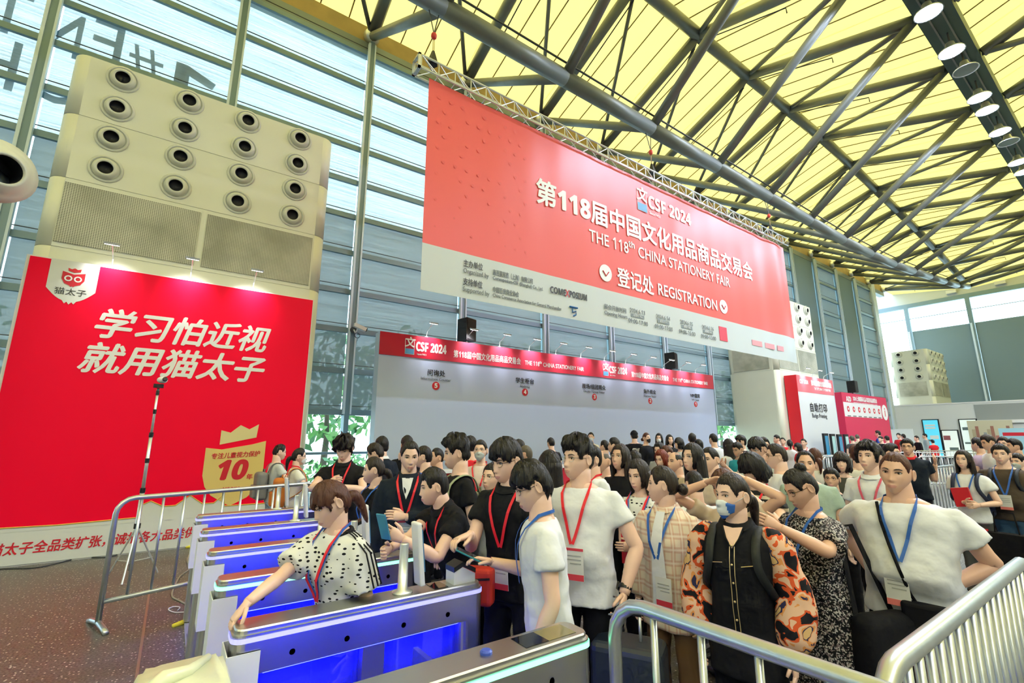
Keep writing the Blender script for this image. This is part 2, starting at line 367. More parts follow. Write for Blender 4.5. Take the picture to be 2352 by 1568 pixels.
disc_off = MB().lathe([(0.285, -0.045), (0.15, -0.055), (0.01, -0.06)], 18, cap=True).mesh('diffuser', mat('lamp_off_glass', (0.25, 0.35, 0.33), 0.2))
stem_me = MB().tube((0, 0, 0.25), (0, 0, 0.62), 0.025, 6).mesh('stem', DARK)
lx = [12.2, 13.6, 15.45, 17.7, 21.05, 22.14, 24.2, 27.62, 28.88, 32, 35]
ords = ['first', 'second', 'third', 'fourth', 'fifth', 'sixth', 'seventh', 'eighth', 'ninth', 'tenth', 'eleventh']
for i, x in enumerate(lx):
    t = thing('high_bay_lamp', 'lit round lamp under the dark gantry, %s of its row from the camera' % ords[i], 'lamp', (x, 2.12, 13.12), group='lit lamps under the gantry')
    mkobj('hood', hood, t); mkobj('diffuser', disc, t); mkobj('stem', stem_me, t)
for i, x in enumerate((18.9, 25.2)):
    t = thing('high_bay_lamp', 'unlit glass bowl lamp under the gantry, %s the camera' % ('nearer to' if i == 0 else 'farther from'), 'lamp', (x, 2.05, 13.05), group='unlit lamps under the gantry')
    mkobj('hood', hood, t); mkobj('diffuser', disc_off, t); mkobj('stem', stem_me, t)

# added gantry behind the camera, its unseen lamps light the faces more evenly
wk2 = thing('lighting_walkway', 'added dark green gantry for fill light behind the camera', 'gantry')
MB().bbox((-18, -8.0, 13.75), (46, -7.92, 14.2)).obj('side_plate', WKM, wk2); MB().bbox((-18, -8.72, 13.75), (46, -8.64, 14.2)).obj('side_plate', WKM, wk2); MB().bbox((-18, -8.64, 13.75), (46, -8.0, 13.80)).obj('deck', WKM, wk2)
for i in range(9):
    t = thing('high_bay_lamp', 'added round fill lamp under the gantry behind the camera, %s along it' % ords[i], 'lamp', (-14 + 5.2 * i, -8.35, 13.12), group='added fill lamps behind the camera')
    mkobj('hood', hood, t); mkobj('diffuser', disc, t); mkobj('stem', stem_me, t)

# far end wall
XE = 50.0
we = struct('wall_end')
def at_x(x, y, X): r = ray(x, y); return CAM + r * (X / r.x)
ztop = at_x(2217, 682, XE).z; zbl = at_x(2230, 742, XE).z; zlow = 3.9
PANEL = mat('wall_panel', (0.62, 0.66, 0.66), 0.5)
MB().bbox((XE, -24, ztop), (XE + 0.3, 16, 17)).obj('fascia', PANEL, we)
MB().bbox((XE - 0.1, -24, ztop - 0.1), (XE + 0.2, 16, ztop + 0.25)).obj('head_beam', MULLION, we)
MB().bbox((XE, -24, 0), (XE + 0.3, 16, zlow)).obj('plinth', PANEL, we)
ym = at_x(2222, 690, XE).y; yl = at_x(2080, 705, XE).y; step = yl - ym
ys = [ym + step * i for i in (1, 0, -1, -2, -3, -4, -5, -6, -7, -8)]
for y in ys:
    MB().bbox((XE - 0.12, y - 0.14, zlow), (XE + 0.12, y + 0.14, ztop)).bbox((XE - 0.16, y - 0.02, zlow), (XE - 0.12, y + 0.10, zbl), 1).obj('mullion', [MULLION, WMULL], we)
edges = [15.8] + ys
for a, b in zip(edges, edges[1:]):
    MB().bbox((XE + 0.1, b + 0.14, zlow), (XE + 0.112, a - 0.14, ztop)).obj('pane', GLASS, we)
    if a != 15.8: MB().bbox((XE, b + 0.16, zlow), (XE + 0.01, a - 0.16, zbl)).obj('blind', BLIND2, we)
    MB().bbox((XE - 0.03, b + 0.14, (zbl + ztop) / 2), (XE + 0.03, a - 0.14, (zbl + ztop) / 2 + 0.05)).obj('transom', MULLION, we)
for y in (ym + 0.8, ym - 2.0):
    MB().bbox((XE - 0.35, y - 0.3, ztop + 0.45), (XE - 0.02, y + 0.3, ztop + 0.7)).obj('air_outlet', WHITE, we)
# side recess beyond the glazed wall
MB().bbox((42, 16, 0), (XE, 16.3, 17)).obj('side_return', PANEL, we)
# walls outside the picture that close the hall
struct('wall_right', data=MB().bbox((-24, -24.3, 0), (XE, -24, 15.2)).mesh('wall_right', PANEL))
struct('wall_back', data=MB().bbox((-24.3, -24, 0), (-24, 13, 15.5)).mesh('wall_back', PANEL))
# low white wall in front of the end wall
lw = struct('wall_low')
zl = at_x(2150, 929, 43.5).z
MB().bbox((43.45, -20, 0), (43.7, 13.5, zl)).obj('panel', mat('low_wall_paint', (0.70, 0.72, 0.71), 0.55), lw)
MB().bbox((43.42, -20, zl), (43.72, 13.5, zl + 0.08)).obj('coping', WHITE, lw)
ya = at_x(2240, 945, 43.5).y
MB().bbox((43.4, -20, zl - 1.15), (43.5, ya, zl - 0.12)).obj('louvre_panel', mat('louvre_grey', (0.30, 0.33, 0.33), 0.5), lw)
MB().bbox((43.3, -20, zl - 1.35), (43.5, ya + 0.1, zl - 1.15)).obj('ledge', WHITE, lw)
# ================================================================== outside
gr = struct('ground_outside', data=MB().bbox((-40, 13, -0.45), (80, 80, -0.25)).mesh('ground_outside', mat('paving', (0.55, 0.56, 0.54), 0.8)))
LEAFS = [mat('leaf_a', (0.10, 0.30, 0.06), 0.6, noise=0.4), mat('leaf_b', (0.18, 0.40, 0.10), 0.6, noise=0.4), mat('leaf_c', (0.06, 0.20, 0.07), 0.6, noise=0.4)]
BARK = mat('bark', (0.12, 0.09, 0.06), 0.9)
def leafy(cx, cy, cz, rx, ry, rz, n, rnd, size):
    b = MB()
    for i in range(n):
        a = rnd.uniform(0, 6.28); u = rnd.uniform(-1, 1); q = rnd.uniform(0.55, 1.0); w = math.sqrt(1 - u * u)
        p = V((cx + rx * q * w * math.cos(a), cy + ry * q * w * math.sin(a), cz + rz * q * u))
        d1 = V((rnd.uniform(-1, 1), rnd.uniform(-1, 1), rnd.uniform(-1, 1))).normalized() * size; d2 = d1.orthogonal().normalized() * size * 0.6
        b.add([p - d1, p + d2, p + d1, p - d2], [(0, 1, 2, 3)], rnd.randrange(3))
    return b
rnd = random.Random(3)
tx = [(-7, 22, 7), (-1, 24, 8), (5.2, 21, 6.5), (10.5, 25, 8), (14, 21, 7), (19, 24, 8), (26, 22, 7.5), (34, 22, 7), (40, 24, 8)]
words9 = ['first', 'second', 'third', 'fourth', 'fifth', 'sixth', 'seventh', 'eighth', 'ninth']
for i, (x, y, h) in enumerate(tx):
    t = thing('tree', 'green tree outside the glazed wall, %s from the left' % words9[i], 'tree', (x, y, -0.25), group='trees outside')
    MB().sweep([(0, 0, 0), (0.1, 0, h * 0.3), (0, 0.1, h * 0.62)], [0.16, 0.12, 0.07], 8).obj('trunk', BARK, t, smooth=True)
    leafy(0, 0, h * 0.62, h * 0.36, h * 0.36, h * 0.42, 520, rnd, 0.28).obj('crown', LEAFS, t)
for i in range(9):
    x = -6 + i * 5.5
    t = thing('hedge_shrub', 'rounded green shrub outside the low windows, %s from the left' % words9[i], 'shrub', (x, 16.5 + rnd.uniform(-0.4, 0.8), -0.25), group='shrubs outside')
    leafy(0, 0, 0.7, 2.3, 0.8, 0.75, 420, rnd, 0.14).obj('foliage', LEAFS, t)
    MB().sweep([(0, 0, 0), (0, 0, 0.6)], 0.05, 6).obj('stem', BARK, t)

# ================================================================== air towers
TOWER = mat('tower_enamel', (0.74, 0.76, 0.63), 0.42, noise=0.05, nscale=1.5)
NOZ = mat('nozzle_enamel', (0.66, 0.68, 0.58), 0.4)
NSHADE = mat('nozzle_shade', (0.012, 0.012, 0.012), 0.6)  # near-black lining and disc stand in for the shade inside the nozzles
def perf_mat():
    m, n, l, p = newmat('perforated_sheet')
    tc = n.new('ShaderNodeTexCoord'); v = n.new('ShaderNodeTexVoronoi'); v.inputs['Scale'].default_value = 36; v.inputs['Randomness'].default_value = 0.0
    mp = n.new('ShaderNodeMapping'); mp.inputs['Scale'].default_value = (1, 0.0, 1.0); l.new(tc.outputs['Object'], mp.inputs[0]); l.new(mp.outputs[0], v.inputs[0])
    lt = n.new('ShaderNodeMath'); lt.operation = 'LESS_THAN'; lt.inputs[1].default_value = 0.33; l.new(v.outputs['Distance'], lt.inputs[0])
    t = n.new('ShaderNodeTexNoise'); t.inputs['Scale'].default_value = 1.3; t.inputs['Detail'].default_value = 6; l.new(tc.outputs['Object'], t.inputs[0])
    cr = n.new('ShaderNodeValToRGB'); cr.color_ramp.elements[0].position = 0.35; cr.color_ramp.elements[0].color = (0.36, 0.37, 0.29, 1); cr.color_ramp.elements[1].position = 0.6; cr.color_ramp.elements[1].color = (0.60, 0.61, 0.50, 1); l.new(t.outputs[0], cr.inputs[0])
    mx = n.new('ShaderNodeMix'); mx.data_type = 'RGBA'; l.new(lt.outputs[0], mx.inputs[0]); l.new(cr.outputs[0], mx.inputs[6]); mx.inputs[7].default_value = (0.16, 0.16, 0.125, 1); l.new(mx.outputs[2], p.inputs['Base Color'])
    return m
PERF = perf_mat()
noz_me = MB().lathe([(0.235, 0.0), (0.235, 0.03), (0.20, 0.045), (0.195, 0.02), (0.182, 0.015), (0.178, 0.055), (0.150, 0.10), (0.118, 0.115), (0.105, 0.10)], 22).lathe([(0.105, 0.10), (0.102, 0.05), (0.098, 0.015), (0.002, 0.012)], 22, mi=1).mesh('nozzle', [NOZ, NSHADE], True)
def roundrect(x0, x1, y0, y1, r, z, n=6):
    pts = []
    for cx, cy, a0 in ((x1 - r, y1 - r, 0), (x0 + r, y1 - r, 90), (x0 + r, y0 + r, 180), (x1 - r, y0 + r, 270)):
        for i in range(n + 1): a = R(a0 + 90 * i / n); pts.append(V((cx + r * math.cos(a), cy + r * math.sin(a), z)))
    return pts
def tower(x, y, label, front=True, side=True):
    """x = centre along the wall, y = front face; 4.26 wide, 2.3 deep"""
    t = thing('air_supply_tower', label, 'air tower', (x, y, 0), group='air supply towers')
    w = 2.13; b = MB(); zs = [0, 4.66, 5.84, 6.99, 8.13]
    for z0, z1 in zip(zs, zs[1:]):
        b.loft([roundrect(-w, w, 0, 2.25, 0.22, z0 + 0.006), roundrect(-w, w, 0, 2.25, 0.22, z1 - 0.006)])
    b.loft([roundrect(-w + 0.01, w - 0.01, 0.01, 2.24, 0.21, 0), roundrect(-w + 0.01, w - 0.01, 0.01, 2.24, 0.21, 8.1)])
    o = b.obj('casing', TOWER, t, smooth=False)
    ME = o.data
    for p in ME.polygons: p.use_smooth = abs(p.normal.x) > 0.01 and abs(p.normal.x) < 0.99
    if front:
        for r_ in range(4):
            for c in range(4):
                nz = mkobj('nozzle', noz_me, t, (-1.45 + 0.965 * c, 0.0, 7.88 - 0.58 * r_)); nz.rotation_euler = (R(96), 0, R(0))
        for a0, a1 in ((-1.90, -0.06), (0.04, 1.88)):
            MB().bbox((a0, -0.02, 4.74), (a1, 0.03, 5.76)).obj('grille', PERF, t)
    if side:
        for r_ in range(4):
            for c in range(2):
                nz = mkobj('nozzle', noz_me, t, (-w, 0.65 + 1.0 * c, 7.88 - 0.58 * r_)); nz.rotation_euler = (R(96), 0, R(-90))
        MB().bbox((-w - 0.02, 0.32, 4.74), (-w + 0.03, 1.95, 5.76)).obj('grille', PERF, t)
    return t
tower(0.0, 9.78, 'big cream air tower with sixteen round nozzles behind the red poster wall', side=False)
tower(21.15 + 2.13, 9.78, 'cream air tower behind the badge printing wall')
tower(43.9 + 2.13, 9.78, 'far cream air tower rising behind the low white wall')

# duct with one big nozzle at the left edge
d = thing('round_duct', 'cream round duct with one large nozzle beside the big air tower', 'duct', (-2.75, 8.55, 0))
DUCT = mat('duct_metal', (0.16, 0.20, 0.20), 0.35, 0.6)
MB().sweep([(0, 0, 0), (0, 0, 3.7), (0.05, -0.03, 4.35), (0.25, -0.16, 4.85), (0.5, -0.32, 5.05)], [0.25, 0.25, 0.25, 0.27, 0.3], 20).obj('pipe', DUCT, d, smooth=True)
for z in (1.5, 2.9, 4.2): MB().lathe([(0.25, z), (0.28, z), (0.28, z + 0.05), (0.25, z + 0.05)], 20).obj('collar', DUCT, d)
qd = V((0.55, -0.80, -0.12)).normalized(); Mq = Matrix.Translation((0.5, -0.32, 5.05)) @ qd.to_track_quat('Z', 'Y').to_matrix().to_4x4()
MB().lathe([(0.02, -0.12), (0.36, -0.10), (0.40, -0.02), (0.40, 0.06), (0.34, 0.09), (0.29, 0.15), (0.215, 0.24), (0.185, 0.25), (0.175, 0.22)], 30, Mq).lathe([(0.175, 0.22), (0.165, 0.0), (0.15, -0.08), (0.002, -0.08)], 30, Mq, 1).obj('nozzle', [NOZ, NSHADE], d, smooth=True)

# ================================================================== arm lights
LEDW = mat_glow('led_white', (1.0, 0.95, 0.95), 9.0)
armm = [MB().box((0, 0.03, 0.02), (0.06, 0.08, 0.05)).mesh('clip', ALU),
        MB().sweep([(0, 0.0, 0.03), (0, -0.03, 0.16), (0, -0.34, 0.30)], 0.010, 6).mesh('arm', ALU),
        MB().box((0, -0.38, 0.30), (0.20, 0.11, 0.035), M=Matrix.Rotation(R(18), 3, 'X')).mesh('lamp_head', ALU),
        MB().box((0, -0.375, 0.279), (0.17, 0.085, 0.006), M=Matrix.Rotation(R(18), 3, 'X')).mesh('led', LEDW)]
spot_d = bpy.data.lights.new('arm_spot', 'SPOT'); spot_d.energy = 75; spot_d.spot_size = R(95); spot_d.spot_blend = 0.9; spot_d.color = (1, 0.95, 0.95); spot_d.shadow_soft_size = 0.06
def arm_light(x, y, z, label, group, power=None):
    t = thing('arm_spotlight', label, 'lamp', (x, y, z), group=group)
    for n_, me in zip(('clip', 'arm', 'lamp_head', 'led'), armm): mkobj(n_, me, t)
    s = mkobj('lamp_light', spot_d, t, (0, -0.375, 0.27)); s.rotation_euler = (R(40), 0, 0)
    return t

# ================================================================== red poster wall (left)
PY_ = 9.47
pw = thing('poster_wall', 'red poster wall with white slogan in front of the big air tower', 'poster wall', (0, PY_, 0))
MB().bbox((-2.08, 0.01, 0), (1.95, 0.25, 4.38)).obj('panel', WHITE, pw)
MB().bbox((-2.04, -0.004, 0.5), (1.93, 0.012, 4.36)).obj('red_print', mat('poster_red', (1.0, 0.0, 0.04), 0.5, spec=0.15), pw)
MB().bbox((-2.04, -0.005, 0.02), (1.93, 0.012, 0.5)).obj('white_band', mat('poster_white', (0.72, 0.75, 0.72), 0.4), pw)
GOLD = mat('print_gold', (0.72, 0.50, 0.10), 0.4); GOLD2 = mat('print_gold_light', (0.80, 0.62, 0.22), 0.4)
# gold outline of the band: flat at the sides, crown-shaped in the middle
cx0 = 0.25
line = [(-2.04, 0.52), (-1.2, 0.50), (-0.27, 0.52), (-0.27, 0.70), (-0.16, 0.75), (0.0, 0.66), (0.16, 0.66), (0.34, 0.80), (0.52, 0.66), (0.68, 0.66), (0.80, 0.78), (0.84, 0.60), (1.93, 0.60)]
flat_poly('white_crest', [(x, z) for x, z in line] + [(1.93, 0.45), (-2.04, 0.45)], MATS['poster_white'], pw, -0.004)
MB().sweep([(x, -0.009, z) for x, z in line], 0.009, 5).obj('gold_line', GOLD, pw)
text('lettering', '猫太子全品类扩张，诚招各大品类供应商  经销商', 0.17, TXTR, pw, (-0.28, -0.008, 0.22), bold=0.003, shear=0.15, width=3.1)
text('slogan', '学习怕近视', 0.50, TXTW, pw, (-0.02, -0.006, 3.43), bold=0.012, shear=0.25, width=2.42)
text('slogan', '就用猫太子', 0.50, TXTW, pw, (-0.07, -0.006, 2.88), bold=0.012, shear=0.25, width=2.5)
tagp = [(-1.81, 4.37), (-1.81, 3.92)] + [(-1.81 + 0.02 * 0 + 0.04 * i, 3.92 - 0.18 * math.sin(i / 6 * 1.57)) for i in range(1, 6)] + [(-1.58, 3.70), (-1.555, 3.73), (-1.53, 3.69), (-1.50, 3.73), (-1.475, 3.70)] + [(-1.25 - 0.04 * i, 3.92 - 0.18 * math.sin(i / 6 * 1.57)) for i in range(5, 0, -1)] + [(-1.25, 3.92), (-1.25, 4.37)]
logo = flat_poly('logo_tag', tagp, MATS['poster_white'], pw, -0.005)
text('lettering', '猫太子', 0.115, TXTK, pw, (-1.53, -0.011, 3.88), width=0.36)
flat_poly('emblem', [(-1.66, 4.20), (-1.53, 4.165), (-1.40, 4.20), (-1.40, 4.08), (-1.44, 4.01), (-1.50, 3.985), (-1.515, 3.965), (-1.53, 3.98), (-1.545, 3.965), (-1.56, 3.985), (-1.62, 4.01), (-1.66, 4.08)], TXTR, pw, -0.010)
flat_poly('emblem_crown', [(-1.60, 4.215), (-1.53, 4.195), (-1.46, 4.215), (-1.455, 4.26), (-1.495, 4.245), (-1.53, 4.265), (-1.565, 4.245), (-1.605, 4.26)], TXTR, pw, -0.010)
for sx in (-1.585, -1.475):
    MB().lathe([(0.028, 0), (0.046, 0.0), (0.046, 0.004), (0.028, 0.004)], 18, Matrix.Translation((sx, -0.014, 4.095)) @ Matrix.Rotation(R(90), 4, 'X')).obj('emblem_ring', TXTW, pw)
# gold shield
flat_poly('gold_shield', [(0.47, 1.55), (0.70, 1.52), (0.92, 1.56), (1.14, 1.60), (1.36, 1.66), (1.36, 1.05), (1.30, 0.88), (1.15, 0.72), (0.98, 0.63), (0.90, 0.60), (0.80, 0.66), (0.62, 0.78), (0.52, 0.92), (0.47, 1.10)], GOLD2, pw, -0.006)
flat_poly('gold_crown', [(0.66, 1.60), (1.20, 1.72), (1.22, 1.95), (1.08, 1.86), (0.94, 1.93), (0.80, 1.80), (0.66, 1.84)], mat('print_gold_pale', (0.80, 0.70, 0.36), 0.4), pw, -0.006)
text('lettering', '专注儿童视力保护', 0.10, TXTR, pw, (0.92, -0.012, 1.42), rot=(R(90), R(-3), 0), bold=0.002, shear=0.15, width=0.72)
text('lettering', heavy('10'), 0.42, TXTR, pw, (0.86, -0.012, 1.16), bold=0.014, shear=0.2, width=0.42)
text('lettering', '年', 0.10, TXTR, pw, (1.16, -0.012, 1.05), bold=0.002)
text('lettering', 'years', 0.12, TXTR, pw, (0.90, -0.012, 0.88), bold=0.002, shear=0.2)
for i, (px, py) in enumerate(((257, 612), (437, 640), (581, 663))):
    p = at_y(px, py, PY_ + 0.1)
    arm_light(p.x, PY_ + 0.1, 4.38, 'small lit arm lamp on top of the red poster wall, %s' % ('leftmost', 'middle', 'rightmost')[i], 'lamps on the poster wall')

# ================================================================== registration back wall
BY = 10.2
bw = thing('registration_wall', 'long pale registration wall with red header and five numbered desks', 'partition wall', (0, BY, 0))
MB().bbox((3.57, 0.012, 0), (16.8, 0.3, 4.1)).obj('panel', mat('wall_pale_blue', (0.50, 0.61, 0.86), 0.5), bw)
def header_mat():
    m, n, l, p = newmat('header_print')
    tc = n.new('ShaderNodeTexCoord'); sx = n.new('ShaderNodeSeparateXYZ'); l.new(tc.outputs['Object'], sx.inputs[0])
    mr = n.new('ShaderNodeMapRange'); mr.inputs[1].default_value = 3.5; mr.inputs[2].default_value = 16.8; l.new(sx.outputs[0], mr.inputs[0])
    cr = n.new('ShaderNodeValToRGB'); e = cr.color_ramp.elements; e[0].color = (0.52, 0.004, 0.03, 1); e[1].color = (0.62, 0.01, 0.04, 1)
    for pos, c in ((0.08, (0.56, 0.006, 0.035, 1)), (0.2, (0.78, 0.06, 0.12, 1)), (0.5, (0.72, 0.03, 0.08, 1)), (0.62, (0.80, 0.10, 0.16, 1)), (0.85, (0.74, 0.05, 0.10, 1))):
        q = e.new(pos); q.color = c
    l.new(mr.outputs[0], cr.inputs[0]); l.new(cr.outputs[0], p.inputs['Base Color']); p.inputs['Roughness'].default_value = 0.4
    return m
MB().bbox((3.57, -0.004, 3.57), (16.8, 0.02, 4.1)).obj('header', header_mat(), bw)
def csf_logo(parent, x, z, h, y=-0.008, m=None):
    """framed brush character over a blue plate"""
    w = h * 0.62; fr = m or TXTW
    for a, b in (((x, z), (x + w, z)), ((x, z + h), (x + w, z + h)), ((x, z), (x, z + h)), ((x + w, z), (x + w, z + h))):
        MB().bbox((min(a[0], b[0]) - 0.006, y - 0.004, min(a[1], b[1]) - 0.006), (max(a[0], b[0]) + 0.006, y, max(a[1], b[1]) + 0.006)).obj('logo_frame', fr, parent)
    MB().bbox((x, y - 0.004, z), (x + w, y, z + h * 0.36)).obj('logo_plate', mat('logo_blue', (0.10, 0.35, 0.62), 0.5), parent)
    text('logo_sign', '文', h * 0.72, fr, parent, (x + w / 2, y - 0.006, z + h * 0.74), bold=h * 0.02, shear=0.1)
for x0, x1, a0, a1, b0, b1 in ((4.18, 5.26, 5.46, 7.53, 7.68, 9.91), (10.75, 11.86, 12.07, 14.02, 14.27, 16.41)):
    csf_logo(bw, x0, 3.64, 0.36)
    text('lettering', heavy('CSF 2024'), 0.30, TXTW, bw, ((x0 + 0.26 + x1) / 2, -0.008, 3.83), bold=0.006, width=x1 - x0 - 0.28)
    text('lettering', 'Since1953', 0.06, TXTW, bw, (x0 + 0.42, -0.008, 3.66))
    text('lettering', '第' + heavy('118') + '届中国文化用品商品交易会', 0.20, TXTW, bw, ((a0 + a1) / 2, -0.008, 3.76), bold=0.004, width=a1 - a0)
    text('lettering', 'THE 118ᵗʰ CHINA STATIONERY FAIR', 0.17, TXTW, bw, ((b0 + b1) / 2, -0.008, 3.75), bold=0.003, width=b1 - b0)
for x, zh, en, nn in ((5.01, '问询处', 'Information Counter', '5'), (7.69, '学生柜台', 'Students', '4'), (10.34, '现场/组团观众', 'On-site / Group Visitor', '3'), (12.97, '海外观众', 'Overseas Visitor', '2'), (15.56, 'VIP/嘉宾', 'VIP / Guest', '1')):
    text('lettering', zh, 0.16, TXTK, bw, (x, 0.004, 3.24), bold=0.002)
    text('lettering', en, 0.095, TXTG, bw, (x, 0.004, 3.10))
    flat_poly('number_disc', circ(x, 2.94, 0.10), TXTR, bw, 0.010)
    text('number', heavy(nn), 0.15, TXTW, bw, (x, 0.002, 2.94), bold=0.004)
lb = [(400, 95), (665, 130), (880, 160), (1075, 190), (1250, 205), (1415, 230), (1570, 250), (1710, 270), (1840, 285), (1960, 300), (2070, 315), (2170, 330)]
nth = ['first', 'second', 'third', 'fourth', 'fifth', 'sixth', 'seventh', 'eighth', 'ninth', 'tenth', 'eleventh', 'twelfth']
for i, (a, b) in enumerate(lb):
    p = at_y(840 + a / 2.868, 740 + b / 2.868, BY + 0.1)
    arm_light(p.x, BY + 0.1, 4.1, 'arm lamp on top of the registration wall, %s from the left' % nth[i], 'lamps on the registration wall')
def speaker(x, y, z, label, rz=0.0):
    t = thing('loudspeaker', label, 'loudspeaker', (x, y, z), rz)
    me = MB().loft([[V(p) for p in ((-0.19, -0.2, 0.06), (0.19, -0.2, 0.06), (0.13, 0.18, 0.06), (-0.13, 0.18, 0.06))], [V(p) for p in ((-0.19, -0.2, 0.66), (0.19, -0.2, 0.66), (0.13, 0.18, 0.66), (-0.13, 0.18, 0.66))]]).mesh('cabinet', BLACKP)
    bevel_mesh(me, 0.012); mkobj('cabinet', me, t)
    MB().bbox((-0.17, -0.212, 0.09), (0.17, -0.2, 0.63)).obj('grille', mat('speaker_grille', (0.02, 0.02, 0.022), 0.7, bump=0.4, bscale=300), t)
    MB().tube((0, 0, -0.02), (0, 0, 0.06), 0.025, 8).box((0, 0, 0), (0.2, 0.2, 0.02)).obj('bracket', DARK, t)
    return t
p = at_y(1068, 782, BY + 0.25); speaker(p.x, BY + 0.22, 4.11, 'black loudspeaker on the registration wall above desk five', R(20))
p = at_y(1540, 850, BY + 0.25); speaker(p.x, BY + 0.22, 4.11, 'black loudspeaker on the registration wall above desk two', R(20))
for i, x in enumerate((4.6, 7.2, 9.8, 12.4, 15.0)):
    t = thing('registration_desk', 'red and white registration desk below the %s sign' % ('five', 'four', 'three', 'two', 'one')[i], 'desk', (x, 8.98, 0), group='registration desks')
    MB().bbox((-1.2, 0, 0.05), (1.2, 0.04, 1.0)).obj('front_panel', mat('desk_red', (0.60, 0.02, 0.05), 0.4), t)
    MB().bbox((-1.25, -0.06, 1.0), (1.25, 0.5, 1.05)).obj('top', WHITE, t)
    MB().bbox((-1.2, 0.04, 0), (-1.16, 0.48, 1.0)).obj('side_panel', WHITE, t); MB().bbox((1.16, 0.04, 0), (1.2, 0.48, 1.0)).obj('side_panel', WHITE, t)

# ================================================================== hanging banner and its truss
HY = 7.3
hb = thing('hanging_banner', 'huge red and white registration banner hanging from a truss', 'banner', (0, HY, 0))
def cloth_red():
    m, n, l, p = newmat('banner_cloth_red')
    tr = n.new('ShaderNodeBsdfTranslucent'); tr.inputs[0].default_value = (1.0, 0.10, 0.09, 1)
    p.inputs['Base Color'].default_value = (1.0, 0.15, 0.15, 1); p.inputs['Roughness'].default_value = 0.33; p.inputs['Specular IOR Level'].default_value = 0.6
    mx = n.new('ShaderNodeMixShader'); mx.inputs[0].default_value = 0.30; o = n['Material Output']
    l.new(p.outputs[0], mx.inputs[1]); l.new(tr.outputs[0], mx.inputs[2]); l.new(mx.outputs[0], o.inputs[0]); return m
def cloth_white():
    m, n, l, p = newmat('banner_cloth_white')
    tr = n.new('ShaderNodeBsdfTranslucent'); tr.inputs[0].default_value = (0.7, 0.75, 0.72, 1)
    p.inputs['Base Color'].default_value = (0.72, 0.78, 0.78, 1); p.inputs['Roughness'].default_value = 0.33; p.inputs['Specular IOR Level'].default_value = 0.6
    mx = n.new('ShaderNodeMixShader'); mx.inputs[0].default_value = 0.30; o = n['Material Output']
    l.new(p.outputs[0], mx.inputs[1]); l.new(tr.outputs[0], mx.inputs[2]); l.new(mx.outputs[0], o.inputs[0]); return m
BX0, BX1, BZ0, BZM, BZ1 = 3.22, 17.35, 4.25, 5.13, 8.52
def wave(x): return 0.03 * math.sin(x * 4.1) * max(0, (x - 14.9) / 2.4) + 0.0035 * math.sin(x * 3.3) + 0.0025 * math.sin(x * 7.3 + 1)
def cloth(z0, z1, m, name):
    b = MB(); nx = 140; vs = []; fs = []
    for j in range(2):
        for i in range(nx + 1):
            x = BX0 + (BX1 - BX0) * i / nx; vs.append((x, wave(x), z0 + (z1 - z0) * j))
    for i in range(nx): fs.append((i, i + 1, nx + 2 + i, nx + 1 + i))
    return b.add(vs, fs).obj(name, m, hb, smooth=True)
cloth(BZM, BZ1, cloth_red(), 'red_cloth'); cloth(BZ0, BZM, cloth_white(), 'white_cloth')
dots = MB(); rd = random.Random(5)
for j in range(11):
    for i in range(9):
        x = 3.45 + i * 0.26 + (j % 2) * 0.13; z = 8.2 - j * 0.27
        if x < 5.6 and rd.random() < 0.85 - 0.045 * j and z < 8.4 - (x - 3.2) * 0.05:
            q = circ(x, z, 0.045 - 0.002 * j, 8); dots.add([(a, -0.010, b_) for a, b_ in q], [tuple(range(8))])
do = dots.obj('dot_pattern', mat('banner_dot', (0.92, 0.12, 0.11), 0.5), hb); do['kind'] = 'stuff'
Yt = -0.016
text('title', '第' + heavy('118') + '届中国文化用品商品交易会', 0.64, TXTW, hb, (10.32, Yt, 6.97), bold=0.016, width=8.97)
text('title', 'THE 118ᵗʰ CHINA STATIONERY FAIR', 0.42, TXTW, hb, (10.38, Yt, 6.36), bold=0.004, width=5.97)
text('title', '登记处', 0.52, TXTW, hb, (8.98, Yt, 5.50), bold=0.010, width=1.35)
text('title', 'REGISTRATION', 0.44, TXTW, hb, (11.20, Yt, 5.50), bold=0.006, width=2.7)
for x in (7.9, 12.9):
    flat_poly('arrow_disc', circ(x, 5.54, 0.21), TXTW, hb, Yt + 0.004)
    MB().sweep([(x - 0.10, Yt - 0.006, 5.58), (x, Yt - 0.006, 5.46), (x + 0.10, Yt - 0.006, 5.58)], 0.014, 5).obj('arrow', TXTR, hb)
csf_logo(hb, 9.22, 7.58, 0.60, Yt)
text('title', heavy('CSF 2024'), 0.50, TXTW, hb, (10.62, Yt, 7.92), bold=0.010, width=1.9)
text('title', 'Since1953', 0.11, TXTW, hb, (9.92, Yt, 7.62))
